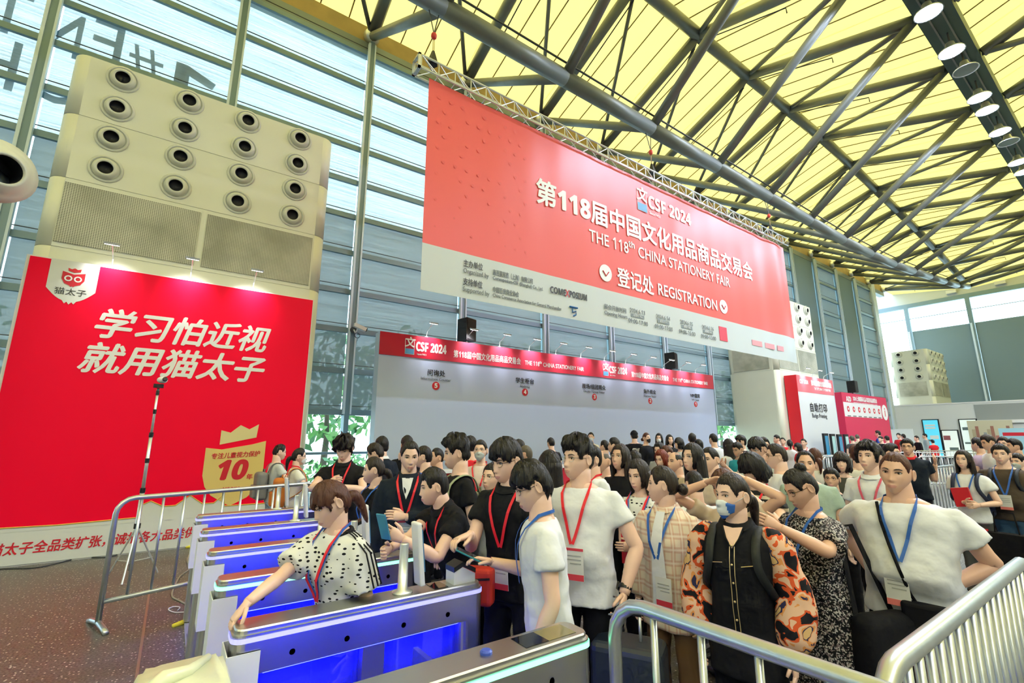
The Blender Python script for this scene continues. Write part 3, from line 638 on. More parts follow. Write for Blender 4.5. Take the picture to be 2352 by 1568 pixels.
for s, x, z, sz, m_, w in (('主办单位', 4.06, 4.92, 0.155, TXTK, 0.42), ('Organized by', 4.06, 4.78, 0.13, TXTG, 0.56), ('支持单位', 4.06, 4.56, 0.155, TXTK, 0.42), ('Supported by', 4.06, 4.42, 0.13, TXTG, 0.58),
                       ('高百赢展览（上海）有限公司', 4.72, 4.88, 0.125, TXTG, 0.98), ('Comexposium-CSF (Shanghai) Co., Ltd.', 4.72, 4.77, 0.10, TXTG, 1.25), ('中国百货商业协会', 4.72, 4.53, 0.125, TXTG, 0.62), ('China Commerce Association for General Merchandise', 4.72, 4.42, 0.10, TXTG, 1.75),
                       (heavy('COME'), 6.17, 4.80, 0.20, TXTK, 0.44), (heavy('POSIUM'), 6.72, 4.80, 0.20, TXTK, 0.52), ('X', 6.60, 4.80, 0.24, TXTR, 0.13),
                       ('展会开放时间', 7.80, 4.70, 0.135, TXTG, 0.75), ('Opening Hours', 7.80, 4.56, 0.13, TXTG, 0.78)):
    text('lettering', s, sz, m_, hb, (x, Yt, z), align='LEFT', width=w, bold=0.001)
MB().sweep([(6.72, Yt - 0.004, 4.52), (6.95, Yt - 0.004, 4.52)], 0.02, 4).sweep([(6.80, Yt - 0.004, 4.50), (6.80, Yt - 0.004, 4.40), (6.90, Yt - 0.004, 4.44), (6.90, Yt - 0.004, 4.36), (6.82, Yt - 0.004, 4.32)], 0.016, 4).obj('association_mark', TXTB, hb)
for x, dt, wd, hr in ((8.98, '2024.6.13', '星期四 Thu.', '09:00-17:00'), (9.98, '2024.6.14', '星期五 Fri.', '09:00-17:00'), (10.98, '2024.6.15', '星期六 Sat.', '09:00-15:00'), (11.98, '2024.6.16', '星期日 Sun.', '09:00-13:00')):
    text('lettering', dt, 0.16, TXTG, hb, (x, Yt, 4.76), width=0.56)
    MB().bbox((x - 0.24, Yt + 0.002, 4.60), (x + 0.24, Yt + 0.004, 4.69)).obj('day_plate', mat('plate_grey', (0.22, 0.26, 0.27), 0.5), hb)
    text('lettering', wd, 0.07, TXTW, hb, (x, Yt - 0.002, 4.645))
    text('lettering', hr, 0.16, TXTG, hb, (x, Yt, 4.49), width=0.72)
MB().bbox((12.55, Yt, 4.48), (12.95, Yt + 0.01, 4.90)).obj('red_notice', mat('notice_red', (0.70, 0.05, 0.10), 0.5), hb)
for x in (14.35, 15.15, 15.95):
    MB().bbox((x, Yt, 4.55), (x + 0.6, Yt + 0.01, 4.72)).obj('caption_plate', mat('caption_pink', (0.75, 0.32, 0.36), 0.5), hb)
tr = thing('lighting_truss', 'silver box truss carrying the huge hanging banner', 'truss', (0, HY, 8.55))
for y in (-0.13, 0.13):
    for z in (0.0, 0.28): MB().tube((3.0, y, z), (17.4, y, z), 0.02, 8).obj('chord', ALU, tr, smooth=True)
bv = MB().tube((0, -0.13, 0), (0, -0.13, 0.28), 0.010, 5).mesh('brace', ALU); bd1 = MB().tube((0, -0.13, 0), (0.36, -0.13, 0.28), 0.010, 5).mesh('brace', ALU); bd2 = MB().tube((0, -0.13, 0.28), (0.36, -0.13, 0), 0.010, 5).mesh('brace', ALU)
bh = MB().tube((0, -0.13, 0), (0, 0.13, 0), 0.010, 5).mesh('brace', ALU); bh2 = MB().tube((0, -0.13, 0), (0.36, 0.13, 0), 0.010, 5).mesh('brace', ALU)
for i in range(40):
    x = 3.0 + 0.36 * i
    mkobj('brace', bv, tr, (x, 0, 0)); mkobj('brace', bd1 if i % 2 else bd2, tr, (x, 0, 0)); mkobj('brace', bd2 if i % 2 else bd1, tr, (x, 0.26, 0)); mkobj('brace', bh, tr, (x, 0, 0)); mkobj('brace', bh2, tr, (x, 0, 0.28))
MB().bbox((2.93, -0.15, -0.02), (2.98, 0.15, 0.02)).bbox((2.93, -0.15, 0.26), (2.98, 0.15, 0.30)).bbox((2.93, -0.15, -0.02), (2.98, -0.11, 0.30)).bbox((2.93, 0.11, -0.02), (2.98, 0.15, 0.30)).obj('end_frame', ALU, tr)
HRED = mat('hook_red', (0.75, 0.06, 0.04), 0.4)
for i, (px, py) in enumerate(((998, 50), (1495, 355), (1767, 502))):
    x = at_y(px, py, HY).x; zt = z_c1(x) - 0.18
    h = thing('chain_hoist', 'chain hoist with red hook above the banner truss, %s' % ('nearest the camera', 'in the middle', 'at the far end')[i], 'hoist', (x, HY, 8.86), group='chain hoists')
    z0 = zt - 8.85
    zh = z0 * 0.52
    MB().ball((0, 0, zh), (0.06, 0.06, 0.08), 10, 8).obj('hook_block', HRED, h, smooth=True)
    MB().sweep([(0, 0, zh + 0.06), (-0.12, 0.05, z0 + 0.05)], 0.012, 5).sweep([(0, 0, zh + 0.06), (0.12, 0.05, z0 + 0.05)], 0.012, 5).obj('sling', DARK, h)
    MB().sweep([(-0.012, 0, zh), (-0.012, 0, 0.1)], 0.007, 5).sweep([(0.014, 0, zh), (0.014, 0, 0.1)], 0.007, 5).obj('chain', mat('chain', (0.25, 0.16, 0.08), 0.5, 0.6), h)
    MB().loft([[V((0.03 * math.cos(a), 0.03 * math.sin(a), 0.30)) for a in [k * 1.047 for k in range(6)]], [V((0.11 * math.cos(a), 0.10 * math.sin(a), 0.05)) for a in [k * 1.047 for k in range(6)]], [V((0.10 * math.cos(a), 0.10 * math.sin(a), 0.0)) for a in [k * 1.047 for k in range(6)]]]).obj('chain_bag', BLACKP, h)

# ================================================================== badge wall, event wall, kiosks, light boxes
bY = 9.25
x0 = at_y(1828, 860, bY).x; x1 = at_y(1911, 872, bY).x; zt = at_y(1828, 860, bY).z
bp = thing('badge_wall', 'white badge printing wall with red side beside the second air tower', 'partition wall', (0, bY, 0))
MB().bbox((x0, 0.0, 0), (x1, 0.45, zt)).obj('panel', mat('badge_white', (0.66, 0.70, 0.72), 0.5), bp)
MB().bbox((x0 - 0.012, 0.0, 0), (x0, 0.5, zt)).obj('red_side', mat('side_red', (0.80, 0.015, 0.03), 0.45), bp)
MB().bbox((x0, -0.006, zt - 0.72), (x1, 0.0, zt)).obj('header', mat('header_pink', (0.72, 0.16, 0.20), 0.45), bp)
text('lettering', heavy('CSF 2024'), 0.24, TXTW, bp, (x0 + 0.65, -0.012, zt - 0.28), bold=0.004, width=0.8)
text('lettering', '第' + heavy('118') + '届中国文化用品商品交易会', 0.26, TXTW, bp, (x0 + 2.4, -0.012, zt - 0.28), bold=0.006, width=2.1)
text('lettering', 'THE 118ᵗʰ CHINA STATIONERY FAIR', 0.16, TXTW, bp, (x0 + 2.45, -0.012, zt - 0.52), width=1.7)
zc = at_y(1880, 938, bY).z; xc = at_y(1880, 938, bY).x
text('lettering', '自助打印', 0.42, TXTK, bp, (xc, -0.012, zc), bold=0.008, spacing=1.15)
text('lettering', 'Badge Printing', 0.26, TXTK, bp, (xc, -0.012, at_y(1880, 955, bY).z))
for i in range(3): arm_light(x0 + 0.6 + 1.2 * i, bY + 0.1, zt, 'arm lamp on top of the badge printing wall, %s' % ('leftmost', 'middle', 'rightmost')[i], 'lamps on the badge wall')
x0 = at_y(1932, 900, bY).x; x1 = at_y(2034, 914, bY).x; zt = at_y(1932, 900, bY).z
ev = thing('event_wall', 'crimson event wall with a row of seven round icons', 'partition wall', (0, bY, 0))
MB().bbox((x0, 0.0, 0), (x1, 0.3, zt)).obj('panel', mat('event_crimson', (0.66, 0.025, 0.10), 0.45), ev)
zb0 = at_y(1960, 925, bY).z; zb1 = at_y(1960, 957, bY).z
MB().bbox((x0 + 0.05, -0.006, zb1), (x1 - 1.0, 0, zb0)).obj('white_strip', WHITE, ev)
text('lettering', heavy('AID'), 0.34, TXTW, ev, (x0 + 0.75, -0.012, zt - 0.32), bold=0.004)
text('lettering', '2024上海国际礼品·家居用品展览会', 0.26, TXTW, ev, (x0 + 2.9, -0.012, zt - 0.26), bold=0.006, width=3.2)
text('lettering', 'SHANGHAI INTERNATIONAL FAIR', 0.11, TXTW, ev, (x0 + 2.9, -0.012, zt - 0.46), width=3.2)
for i in range(7):
    xx = x0 + 0.55 + i * (x1 - x0 - 1.9) / 6
    flat_poly('icon_disc', circ(xx, zb0 - 0.32, 0.14), TXTR, ev, -0.008); flat_poly('icon_dot', circ(xx, zb0 - 0.32, 0.06), TXTW, ev, -0.013)
    MB().bbox((xx - 0.2, -0.010, zb0 - 0.68), (xx + 0.2, -0.006, zb0 - 0.63)).obj('caption_line', TXTG, ev)
flat_poly('info_disc', circ(x1 - 0.5, (zb0 + zb1) / 2, 0.42), TXTW, ev, -0.008)
text('info_sign', 'i', 0.7, TXTR, ev, (x1 - 0.5, -0.016, (zb0 + zb1) / 2), bold=0.01)
p = at_y(1955, 895, bY + 0.2); speaker(p.x, bY + 0.15, zt + 0.02, 'black loudspeaker on top of the crimson event wall')
kb = [(1897, 995), (1913, 996), (1929, 997), (1944, 997)]
for i, (px, py) in enumerate(kb):
    p = at_y(px, py, 8.7)
    t = thing('badge_kiosk', 'black framed badge kiosk with upright screen, %s from the left' % nth[i], 'kiosk', (p.x, 8.7, 0), group='badge kiosks')
    hz = p.z
    MB().bbox((-0.21, 0, 0.9), (0.21, 0.08, hz)).obj('frame', BLACKP, t)
    MB().bbox((-0.15, -0.006, 1.0), (0.15, 0, hz - 0.10)).obj('screen', mat('screen_teal_%d' % (i % 2), ((0.03, 0.16, 0.28), (0.20, 0.36, 0.36))[i % 2], 0.2, emit=((0.03, 0.2, 0.35), (0.3, 0.5, 0.5))[i % 2], estr=0.5), t)
    MB().bbox((-0.2, 0, 0.03), (0.2, 0.3, 0.9)).obj('pedestal', DARK, t); MB().bbox((-0.25, -0.15, 0), (0.25, 0.4, 0.03)).obj('base', DARK, t)
def lightbox(px0, py0, px1, label, col, cont):
    a = at_x(px0, py0, 43.3); b = at_x(px1, py0, 43.3); w = abs(a.y - b.y); yc = (a.y + b.y) / 2
    t = thing('light_box', label, 'light box', (43.3, yc, 0))
    z1 = a.z
    MB().bbox((0, -w / 2, 0.35), (0.12, w / 2, z1)).obj('frame', BLACKP, t)
    sc = MB().bbox((-0.008, -w / 2 + 0.06, 0.42), (0, w / 2 - 0.06, z1 - 0.06)).obj('screen', mat('screen_' + label[:6].strip(), col, 0.25, emit=col, estr=0.55), t)
    for y, z, w_, h_, c in cont: MB().bbox((-0.014, y * w - w_ * w / 2, z1 * z), (-0.008, y * w + w_ * w / 2, z1 * z + h_)).obj('print_block', mat('print_%d' % c, ((0.85, 0.9, 0.92), (0.15, 0.2, 0.2), (0.35, 0.10, 0.12))[c], 0.4), sc)
    MB().bbox((0, -w / 2 + 0.1, 0), (0.1, -w / 2 + 0.2, 0.35)).bbox((0, w / 2 - 0.2, 0), (0.1, w / 2 - 0.1, 0.35)).obj('feet', DARK, t)
lightbox(2116, 963, 2155, 'blue advertising light box by the low white wall', (0.10, 0.55, 0.75), ((0.05, 0.84, 0.6, 0.12, 0), (0.05, 0.78, 0.6, 0.12, 0), (-0.1, 0.55, 0.5, 0.25, 0), (0.2, 0.5, 0.25, 0.12, 1)))
lightbox(2160, 987, 2200, 'low light box with brown picture between two tall ones', (0.62, 0.68, 0.64), ((0.2, 0.7, 0.4, 0.3, 2), (-0.1, 0.4, 0.5, 0.2, 1)))
lightbox(2200, 962, 2243, 'pale green advertising light box with small dark pictures', (0.62, 0.72, 0.68), ((0.15, 0.75, 0.4, 0.2, 1), (-0.2, 0.6, 0.35, 0.3, 1), (0.1, 0.45, 0.5, 0.12, 1)))
# shop display and standing posters at the far right
t = thing('poster_display', 'cream framed display with brown goods near the light boxes', 'display', (43.2, at_x(2272, 975, 43.2).y, 0))
zz = at_x(2272, 965, 43.2).z
MB().bbox((0, -1.05, 0), (0.1, 1.05, zz)).obj('frame', mat('cream', (0.62, 0.58, 0.42), 0.5), t)
for i in range(10):
    MB().bbox((-0.03, -0.9 + 0.18 * i, 1.2 + 0.1 * (i % 3)), (0.0, -0.75 + 0.18 * i, 2.5 - 0.2 * (i % 4))).obj('goods', mat('goods_%d' % (i % 4), ((0.35, 0.16, 0.12), (0.45, 0.38, 0.25), (0.30, 0.32, 0.33), (0.5, 0.2, 0.16))[i % 4], 0.6), t)
t = thing('standing_poster', 'pale blue standing poster at the far right edge', 'poster', (41.0, at_x(2325, 985, 41.0).y, 0))
zz = at_x(2325, 983, 41.0).z
MB().bbox((0, -0.6, 0.1), (0.03, 0.6, zz)).obj('panel', mat('poster_pale_blue', (0.35, 0.62, 0.75), 0.5), t)
MB().bbox((-0.006, -0.45, zz - 0.45), (0, 0.45, zz - 0.25)).obj('print', TXTR, t); MB().bbox((0, -0.4, 0), (0.3, 0.4, 0.1)).obj('foot', DARK, t)
t = thing('notice_board', 'white notice board beside the crimson event wall', 'board', (40.0, at_x(2064, 985, 40.0).y, 0))
MB().bbox((0, -0.75, 0.8), (0.04, 0.75, at_x(2064, 985, 40).z)).obj('panel', WHITE, t); MB().bbox((0, -0.6, 0), (0.04, -0.55, 0.8)).bbox((0, 0.55, 0), (0.04, 0.6, 0.8)).obj('legs', DARK, t)

# surveillance camera on the mullion
p = at_y(806, 752, 11.75)
t = thing('cctv_camera', 'white surveillance camera clamped to a facade mullion', 'camera', (GX(0), 12.0, p.z))
MB().lathe([(0.09, 0), (0.09, 0.03)], 14, Matrix.Rotation(R(90), 4, 'X'), cap=True).obj('mount', DARK, t)
MB().sweep([(0, -0.03, 0), (0.02, -0.12, -0.10), (0.05, -0.18, 0.02)], 0.02, 6).obj('arm', WHITE, t)
MB().box((0.10, -0.20, 0.05), (0.32, 0.11, 0.10), M=Matrix.Rotation(R(18), 3, 'Y')).obj('housing', WHITE, t)
MB().box((0.27, -0.20, 0.0), (0.02, 0.09, 0.08), M=Matrix.Rotation(R(18), 3, 'Y')).obj('lens', BLACKP, t)
MB().lathe([(0.06, 0), (0.075, 0.01), (0.06, 0.02)], 14, Matrix.Translation((0.06, -0.14, -0.16)) @ Matrix.Rotation(R(90), 4, 'X')).obj('cable_loop', DARK, t)
# ================================================================== turnstiles
def brushed():
    m, n, l, p = newmat('brushed_steel')
    tc = n.new('ShaderNodeTexCoord'); mp = n.new('ShaderNodeMapping'); mp.inputs['Scale'].default_value = (1.5, 90, 90); l.new(tc.outputs['Object'], mp.inputs[0])
    t = n.new('ShaderNodeTexNoise'); t.inputs['Scale'].default_value = 3; t.inputs['Detail'].default_value = 3; l.new(mp.outputs[0], t.inputs[0])
    mr = n.new('ShaderNodeMapRange'); mr.inputs[3].default_value = 0.26; mr.inputs[4].default_value = 0.36; l.new(t.outputs[0], mr.inputs[0])
    p.inputs['Base Color'].default_value = (0.58, 0.58, 0.56, 1); p.inputs['Metallic'].default_value = 1.0; l.new(mr.outputs[0], p.inputs['Roughness'])
    return m
BRUSH = brushed()
G_V = mat_glow('led_violet', (0.38, 0.38, 1.0), 0.95); G_G = mat_glow('led_green', (0.22, 1.0, 0.52), 2.2); G_B = mat_glow('led_blue', (0.015, 0.02, 1.0), 30.0)
def acrylic():
    m, n, l, p = newmat('blue_acrylic')
    p.inputs['Base Color'].default_value = (0.05, 0.06, 0.75, 1); p.inputs['Roughness'].default_value = 0.15; p.inputs['Alpha'].default_value = 0.55
    return m
ACR = acrylic()
SHEET = mat('white_sheet', (0.78, 0.80, 0.84), 0.6)
X0, X1 = 0.28, 1.42; TWD = 0.16
def turnstile(yc, led, label, tablet=True, cover=True, reader=False, scanner=False):
    t = thing('turnstile', label, 'turnstile', (0, yc, 0), group='row of turnstiles')
    L = []
    me = MB().loft([roundrect(X0, X1, -TWD / 2, TWD / 2, 0.045, z, 5) for z in (0.80, 0.945)]).mesh('beam', BRUSH); mkobj('beam', me, t)
    me = MB().loft([roundrect(X0 + 0.008, X1 - 0.008, -TWD / 2 + 0.008, TWD / 2 - 0.008, 0.042, z, 5) for z in (0.945, 0.960)] + [roundrect(X0 + 0.012, X1 - 0.012, -TWD / 2 + 0.012, TWD / 2 - 0.012, 0.038, 0.966, 5)]).mesh('top_cap', BRUSH); mkobj('top_cap', me, t)
    strip = MB(); ro = roundrect(X0 - 0.004, X1 + 0.004, -TWD / 2 - 0.004, TWD / 2 + 0.004, 0.048, 0, 5)
    strip.loft([[p + V((0, 0, 0.918)) for p in ro], [p + V((0, 0, 0.936)) for p in ro]], cap=False).obj('light_strip', led, t)
    for a, b in ((X0, X0 + 0.11), (X1 - 0.13, X1)):
        me = MB().loft([roundrect(a, b, -TWD / 2 + 0.004, TWD / 2 - 0.004, 0.04, z, 5) for z in (0.03, 0.80)]).mesh('leg', BRUSH); mkobj('leg', me, t)
    MB().bbox((0.80, -0.06, 0.03), (0.90, 0.06, 0.80)).obj('centre_leg', BRUSH, t)
    MB().bbox((X0 + 0.11, -0.012, 0.10), (0.80, 0.012, 0.79)).obj('blue_panel', ACR, t); MB().bbox((0.90, -0.012, 0.10), (X1 - 0.13, 0.012, 0.79)).obj('blue_panel', ACR, t)
    MB().bbox((X0 + 0.12, -0.06, 0.790), (X1 - 0.14, 0.06, 0.799)).obj('blue_lamp', G_B, t)
    MB().bbox((X0 + 0.11, -0.09, 0.03), (X1 - 0.13, 0.09, 0.08)).obj('foot_rail', BRUSH, t)
    for x in (0.5, 0.72, 0.98, 1.21):
        for s in (-1, 1): MB().lathe([(0.012, 0), (0.012, 0.004)], 12, Matrix.Translation((x, s * TWD / 2, 0.85)) @ Matrix.Rotation(R(90 * s), 4, 'X'), cap=True).obj('sensor', BLACKP, t)
    # swing flap of clear acrylic
    MB().bbox((0.84, 0.06, 0.25), (0.86, 0.30, 0.92)).obj('flap', ACR, t)
    if cover:
        b = MB()
        for s in (-1, 1): b.bbox((X0 - 0.012, s * (TWD / 2 + 0.008) - 0.002, 0.50), (X0 + 0.10, s * (TWD / 2 + 0.008) + 0.002, 0.885))
        b.bbox((X0 - 0.016, -TWD / 2 - 0.01, 0.50), (X0 - 0.012, TWD / 2 + 0.01, 0.885)); b.obj('paper_cover', SHEET, t)
    if tablet:
        MB().lathe([(0.05, 1.0), (0.05, 1.008), (0.024, 1.015), (0.021, 1.22), (0.021, 1.225)], 18, Matrix.Translation((1.0, 0, 0)), cap=True).obj('post', ALU, t, smooth=True)
        tb = MB().box((1.075, 0.0, 1.17), (0.026, 0.085, 0.30), M=Matrix.Rotation(R(-6), 3, 'Y')).mesh('terminal', WHITE); bevel_mesh(tb, 0.008); o = mkobj('terminal', tb, t)
        MB().box((1.091, 0.0, 1.185), (0.003, 0.070, 0.20), M=Matrix.Rotation(R(-6), 3, 'Y')).obj('screen', mat('terminal_screen', (0.02, 0.04, 0.07), 0.1, emit=(0.05, 0.15, 0.25), estr=0.6), o)
        for y in (-0.02, 0.02): MB().lathe([(0.007, 0), (0.007, 0.003)], 10, Matrix.Translation((1.081, y, 1.30)) @ Matrix.Rotation(R(84), 4, 'Y'), cap=True).obj('camera_lens', BLACKP, o)
    if reader:
        pr = [(1.26, 1.0), (1.26, 1.06), (1.31, 1.08), (1.385, 1.04), (1.385, 1.0)]
        MB().add([(x, s * 0.045, z) for s in (-1, 1) for x, z in pr], [(0, 1, 2, 3, 4), (9, 8, 7, 6, 5)] + [(i, i + 5, (i + 1) % 5 + 5, (i + 1) % 5) for i in range(5)]).obj('code_reader', WHITE, t)
        MB().add([(x, s * 0.047, z) for s in (-1, 1) for x, z in ((1.258, 1.06), (1.31, 1.082), (1.387, 1.042), (1.387, 1.065), (1.31, 1.106), (1.258, 1.084))], [(0, 1, 2, 3, 4, 5), (11, 10, 9, 8, 7, 6)] + [(i, i + 6, (i + 1) % 6 + 6, (i + 1) % 6) for i in range(6)]).obj('reader_cap', BLACKP, t)
        MB().bbox((1.15, -0.05, 1.0), (1.225, 0.05, 1.003)).obj('window', mat('dark_window', (0.01, 0.01, 0.015), 0.05), t)
    if scanner:
        MB().bbox((1.12, -0.048, 0.9995), (1.225, 0.048, 1.002)).obj('window', mat('dark_window', (0.01, 0.01, 0.015), 0.05), t)
        MB().bbox((1.225, -0.048, 0.9995), (1.36, 0.048, 1.002)).obj('scanner_glass', mat('scanner_glass', (0.20, 0.17, 0.08), 0.06), t)
        MB().lathe([(0.022, 1.0), (0.022, 1.008), (0.016, 1.013)], 14, Matrix.Translation((0.98, 0, 0)), cap=True).obj('button', mat('button_blue', (0.05, 0.10, 0.55), 0.35), t)
    for o in t.children:
        if o.name.split('.')[0] in ('post', 'terminal', 'code_reader', 'reader_cap', 'window', 'scanner_glass', 'button'): o.location.z -= 0.034
    return t
turnstile(1.535, G_G, 'nearest turnstile with green light strip and blue button', tablet=False, cover=False, scanner=True)
turnstile(2.33, G_V, 'steel turnstile with violet strip and white code reader beside the polka dot girl', reader=True)
turnstile(3.13, G_G, 'turnstile with green strip behind the polka dot girl')
turnstile(3.92, G_V, 'third turnstile from the far barrier, violet strip', reader=True)
turnstile(4.82, G_V, 'second turnstile from the far barrier, violet strip')
turnstile(5.73, G_V, 'last turnstile next to the far barrier, violet strip')
bp_ = thing('base_plate', 'grey floor plate under the row of turnstiles', 'floor plate', (0, 0, 0))
MB().bbox((0.29, 1.1, 0.0), (1.45, 6.0, 0.022)).obj('plate', mat('plate_steel', (0.40, 0.41, 0.40), 0.5, 0.4), bp_)
rib = mat('ribbed_rubber', (0.16, 0.17, 0.19), 0.6)
for i in range(26): MB().bbox((0.30 + 0.009 * i, 4.35, 0.022), (0.305 + 0.009 * i, 5.35, 0.026)).obj('mat_rib', rib, bp_)
# plastic draped box at the bottom left
t = thing('covered_box', 'box draped with pale yellow plastic at the near end of the turnstiles', 'covered box', (0.085, 2.06, 0))
PLAS = mat('pale_plastic', (0.72, 0.74, 0.52), 0.3, bump=0.5, bscale=9)
rg = []
for z, e in ((0.0, 0.012), (0.5, 0.008), (0.88, 0.0), (0.93, -0.02)):
    rg.append([p + V((0.008 * math.sin(i * 1.9 + z * 9), 0.008 * math.cos(i * 2.3 + z * 7), 0)) for i, p in enumerate(roundrect(-0.10 - e, 0.17 + e, -0.16 - e, 0.15 + e, 0.05, z, 5))])
MB().loft(rg).obj('sheet', PLAS, t, smooth=True)
MB().sweep([(-0.07, -0.10, 0.93), (-0.02, -0.04, 0.945), (0.05, 0.0, 0.938), (0.11, 0.08, 0.94)], [0.02, 0.028, 0.02, 0.012], 8).obj('fold', PLAS, t, smooth=True)

# ================================================================== crowd barriers
def barrier(a, b, h, label, group='crowd barriers', r=0.021, nb=None, rb=0.011, feet=True, corner=0.14):
    a = V((a[0], a[1], 0)); b = V((b[0], b[1], 0)); L = (b - a).length; rz = math.atan2(b.y - a.y, b.x - a.x)
    t = thing('crowd_barrier', label, 'barrier', (a.x, a.y, 0), rz, group)
    c = corner; pts = [(0, 0, 0.03), (0, 0, h - c)] + [(c - c * math.cos(R(q)), 0, h - c + c * math.sin(R(q))) for q in (22, 45, 68)] + [(c, 0, h), (L - c, 0, h)] + [(L - c + c * math.sin(R(q)), 0, h - c + c * math.cos(R(q))) for q in (22, 45, 68)] + [(L, 0, h - c), (L, 0, 0.03)]
    MB().sweep(pts, r, 12, ref=(0, 1, 0)).obj('frame', STEEL, t, smooth=True)
    MB().tube((0, 0, 0.22), (L, 0, 0.22), r * 0.9, 10).obj('bottom_rail', STEEL, t, smooth=True)
    nb = nb or max(3, int(L / 0.17)); me = MB().tube((0, 0, 0.22), (0, 0, h), rb, 8).mesh('bar', STEEL, True)
    for i in range(1, nb): mkobj('bar', me, t, (L * i / nb, 0, 0))
    if feet:
        for x in (0.0, L): MB().sweep([(x, -0.26, 0.012), (x, -0.18, 0.03), (x, 0, 0.05), (x, 0.18, 0.03), (x, 0.26, 0.012)], r, 8).obj('foot', STEEL, t, smooth=True)
    return t
barrier((-0.36, 6.05), (1.62, 6.72), 1.13, 'steel crowd barrier between the red poster wall and the turnstiles', nb=11, r=0.024, rb=0.013)
barrier((1.46, 1.38), (1.50, -0.65), 1.1, 'steel barrier with rounded corner crossing the bottom of the picture', nb=11, r=0.025, rb=0.0125)
barrier((1.56, 0.56), (3.62, 0.57), 1.1, 'steel barrier with close bars at the bottom right corner', nb=20, r=0.028, rb=0.014)
barrier((3.72, 0.55), (5.8, 0.50), 1.1, 'steel barrier at the right edge behind the bottom right one', nb=18, r=0.025, rb=0.012)
far = [((1885, 1031), 17, (1992, 1033), 17), ((1890, 1042), 15.5, (1902, 1043), 15.3), ((2062, 1028), 21, (2170, 1029), 20.5), ((2190, 1030), 19.5, (2330, 1027), 20), ((2100, 1024), 23.5, (2250, 1021), 24), ((2230, 1044), 13.5, (2352, 1036), 14), ((2105, 1035), 16, (2215, 1033), 16), ((2120, 1062), 9.6, (2215, 1068), 8.6)]
fl = ['behind the bob haired woman', 'beside the bob haired woman, low and short', 'behind the man in the dark polo shirt', 'in front of the pale green light box', 'farthest back, in front of the blue light box', 'behind the woman with the red folder, long', 'right of the man in the dark polo shirt', 'under the hand of the man in the dark polo shirt']
for (pa, da, pb, db), s in zip(far, fl):
    A, B = at(*pa, da), at(*pb, db)
    if (B - A).length < 1.2: B = A + V((2.2, 0.0, 0))
    barrier((A.x, A.y), (B.x, B.y), 1.1, 'grey crowd barrier %s' % s, r=0.022, rb=0.012, nb=max(8, int((B - A).length / 0.2)))

# ================================================================== camera stand, cables
t = thing('camera_stand', 'tall silver light stand with a small white camera before the poster', 'camera stand', (-0.235, 7.85, 0))
MB().tube((0, 0, 0.1), (0, 0, 1.05), 0.026, 10).obj('pole', ALU, t, smooth=True); MB().tube((0, 0, 1.0), (0, 0, 1.75), 0.020, 10).obj('pole', ALU, t, smooth=True); MB().tube((0, 0, 1.7), (0, 0, 2.36), 0.015, 10).obj('pole', ALU, t, smooth=True)
for z, r_ in ((0.62, 0.036), (1.05, 0.030), (1.42, 0.025), (1.75, 0.025), (2.05, 0.020), (2.30, 0.020)): MB().tube((0, 0, z - 0.03), (0, 0, z + 0.03), r_, 10).obj('collar', BLACKP, t)
for k in range(3):
    a = R(20 + 120 * k); MB().sweep([(0, 0, 0.62), (0.30 * math.cos(a), 0.30 * math.sin(a), 0.01)], 0.010, 6).obj('leg', ALU, t)
    MB().sweep([(0, 0, 0.2), (0.20 * math.cos(a), 0.20 * math.sin(a), 0.21)], 0.006, 5).obj('brace', ALU, t)
MB().box((0.0, -0.01, 2.39), (0.11, 0.07, 0.05)).obj('bracket', BLACKP, t)
MB().ball((0.03, -0.03, 2.47), (0.06, 0.05, 0.045), 14, 10).obj('camera_body', WHITE, t, smooth=True)
MB().lathe([(0.028, 0), (0.030, 0.02), (0.02, 0.025)], 14, Matrix.Translation((0.06, -0.07, 2.475)) @ Matrix.Rotation(R(80), 4, 'X'), cap=True).obj('lens', BLACKP, t)
YEL = mat('yellow_tape', (0.85, 0.75, 0.05), 0.5)
def cable(pts, r, m, label, col):
    o = MB().sweep(pts, r, 6).obj('floor_cable', m, smooth=True); tag(o, label, 'cable'); return o
def spl(pts, n=6):
    out = []; P = [V(p) for p in pts]
    for i in range(len(P) - 1):
        a = P[max(0, i - 1)]; b = P[i]; c = P[i + 1]; d_ = P[min(len(P) - 1, i + 2)]
        for k in range(n):
            u = k / n; out.append(0.5 * ((2 * b) + (c - a) * u + (2 * a - 5 * b + 4 * c - d_) * u * u + (3 * b - a - 3 * c + d_) * u ** 3))
    out.append(P[-1]); return out
g = lambda px, py: at_z(px, py, 0.008)
cable(spl([g(0, 1306), g(90, 1302), g(180, 1282), g(250, 1278), g(310, 1262), g(375, 1252), g(430, 1257)]), 0.008, DARK, 'dark cable along the foot of the red poster wall', 0)
cable(spl([g(440, 1265), g(430, 1285), g(435, 1305), g(412, 1325), g(395, 1365), g(415, 1380), g(438, 1392), g(445, 1400), g(430, 1425), g(405, 1435)]), 0.009, mat('cable_grey', (0.35, 0.33, 0.28), 0.6), 'beige cable snaking over the floor behind the far barrier', 0)
cable(spl([g(445, 1403), g(405, 1406), g(387, 1399), g(398, 1393), g(413, 1394), g(408, 1401)]), 0.005, WHITE, 'thin white cable loop on the floor', 0)
for i, (p0, p1) in enumerate((((428, 1257), (443, 1257)), ((438, 1265), (448, 1263)), ((432, 1391), (450, 1387)), ((396, 1438), (446, 1424)))):
    a, b = g(*p0), g(*p1); o = MB().sweep([a, (a + b) / 2 + V((0, 0, 0.01)), b], [0.02, 0.024, 0.016], 8).obj('cable_tape', YEL, smooth=True)
    tag(o, 'yellow tape on the floor cable, %s' % ('at the foot of the poster wall', 'just below the poster wall, small', 'by the white cable loop', 'long piece at the floor plate')[i], 'tape')
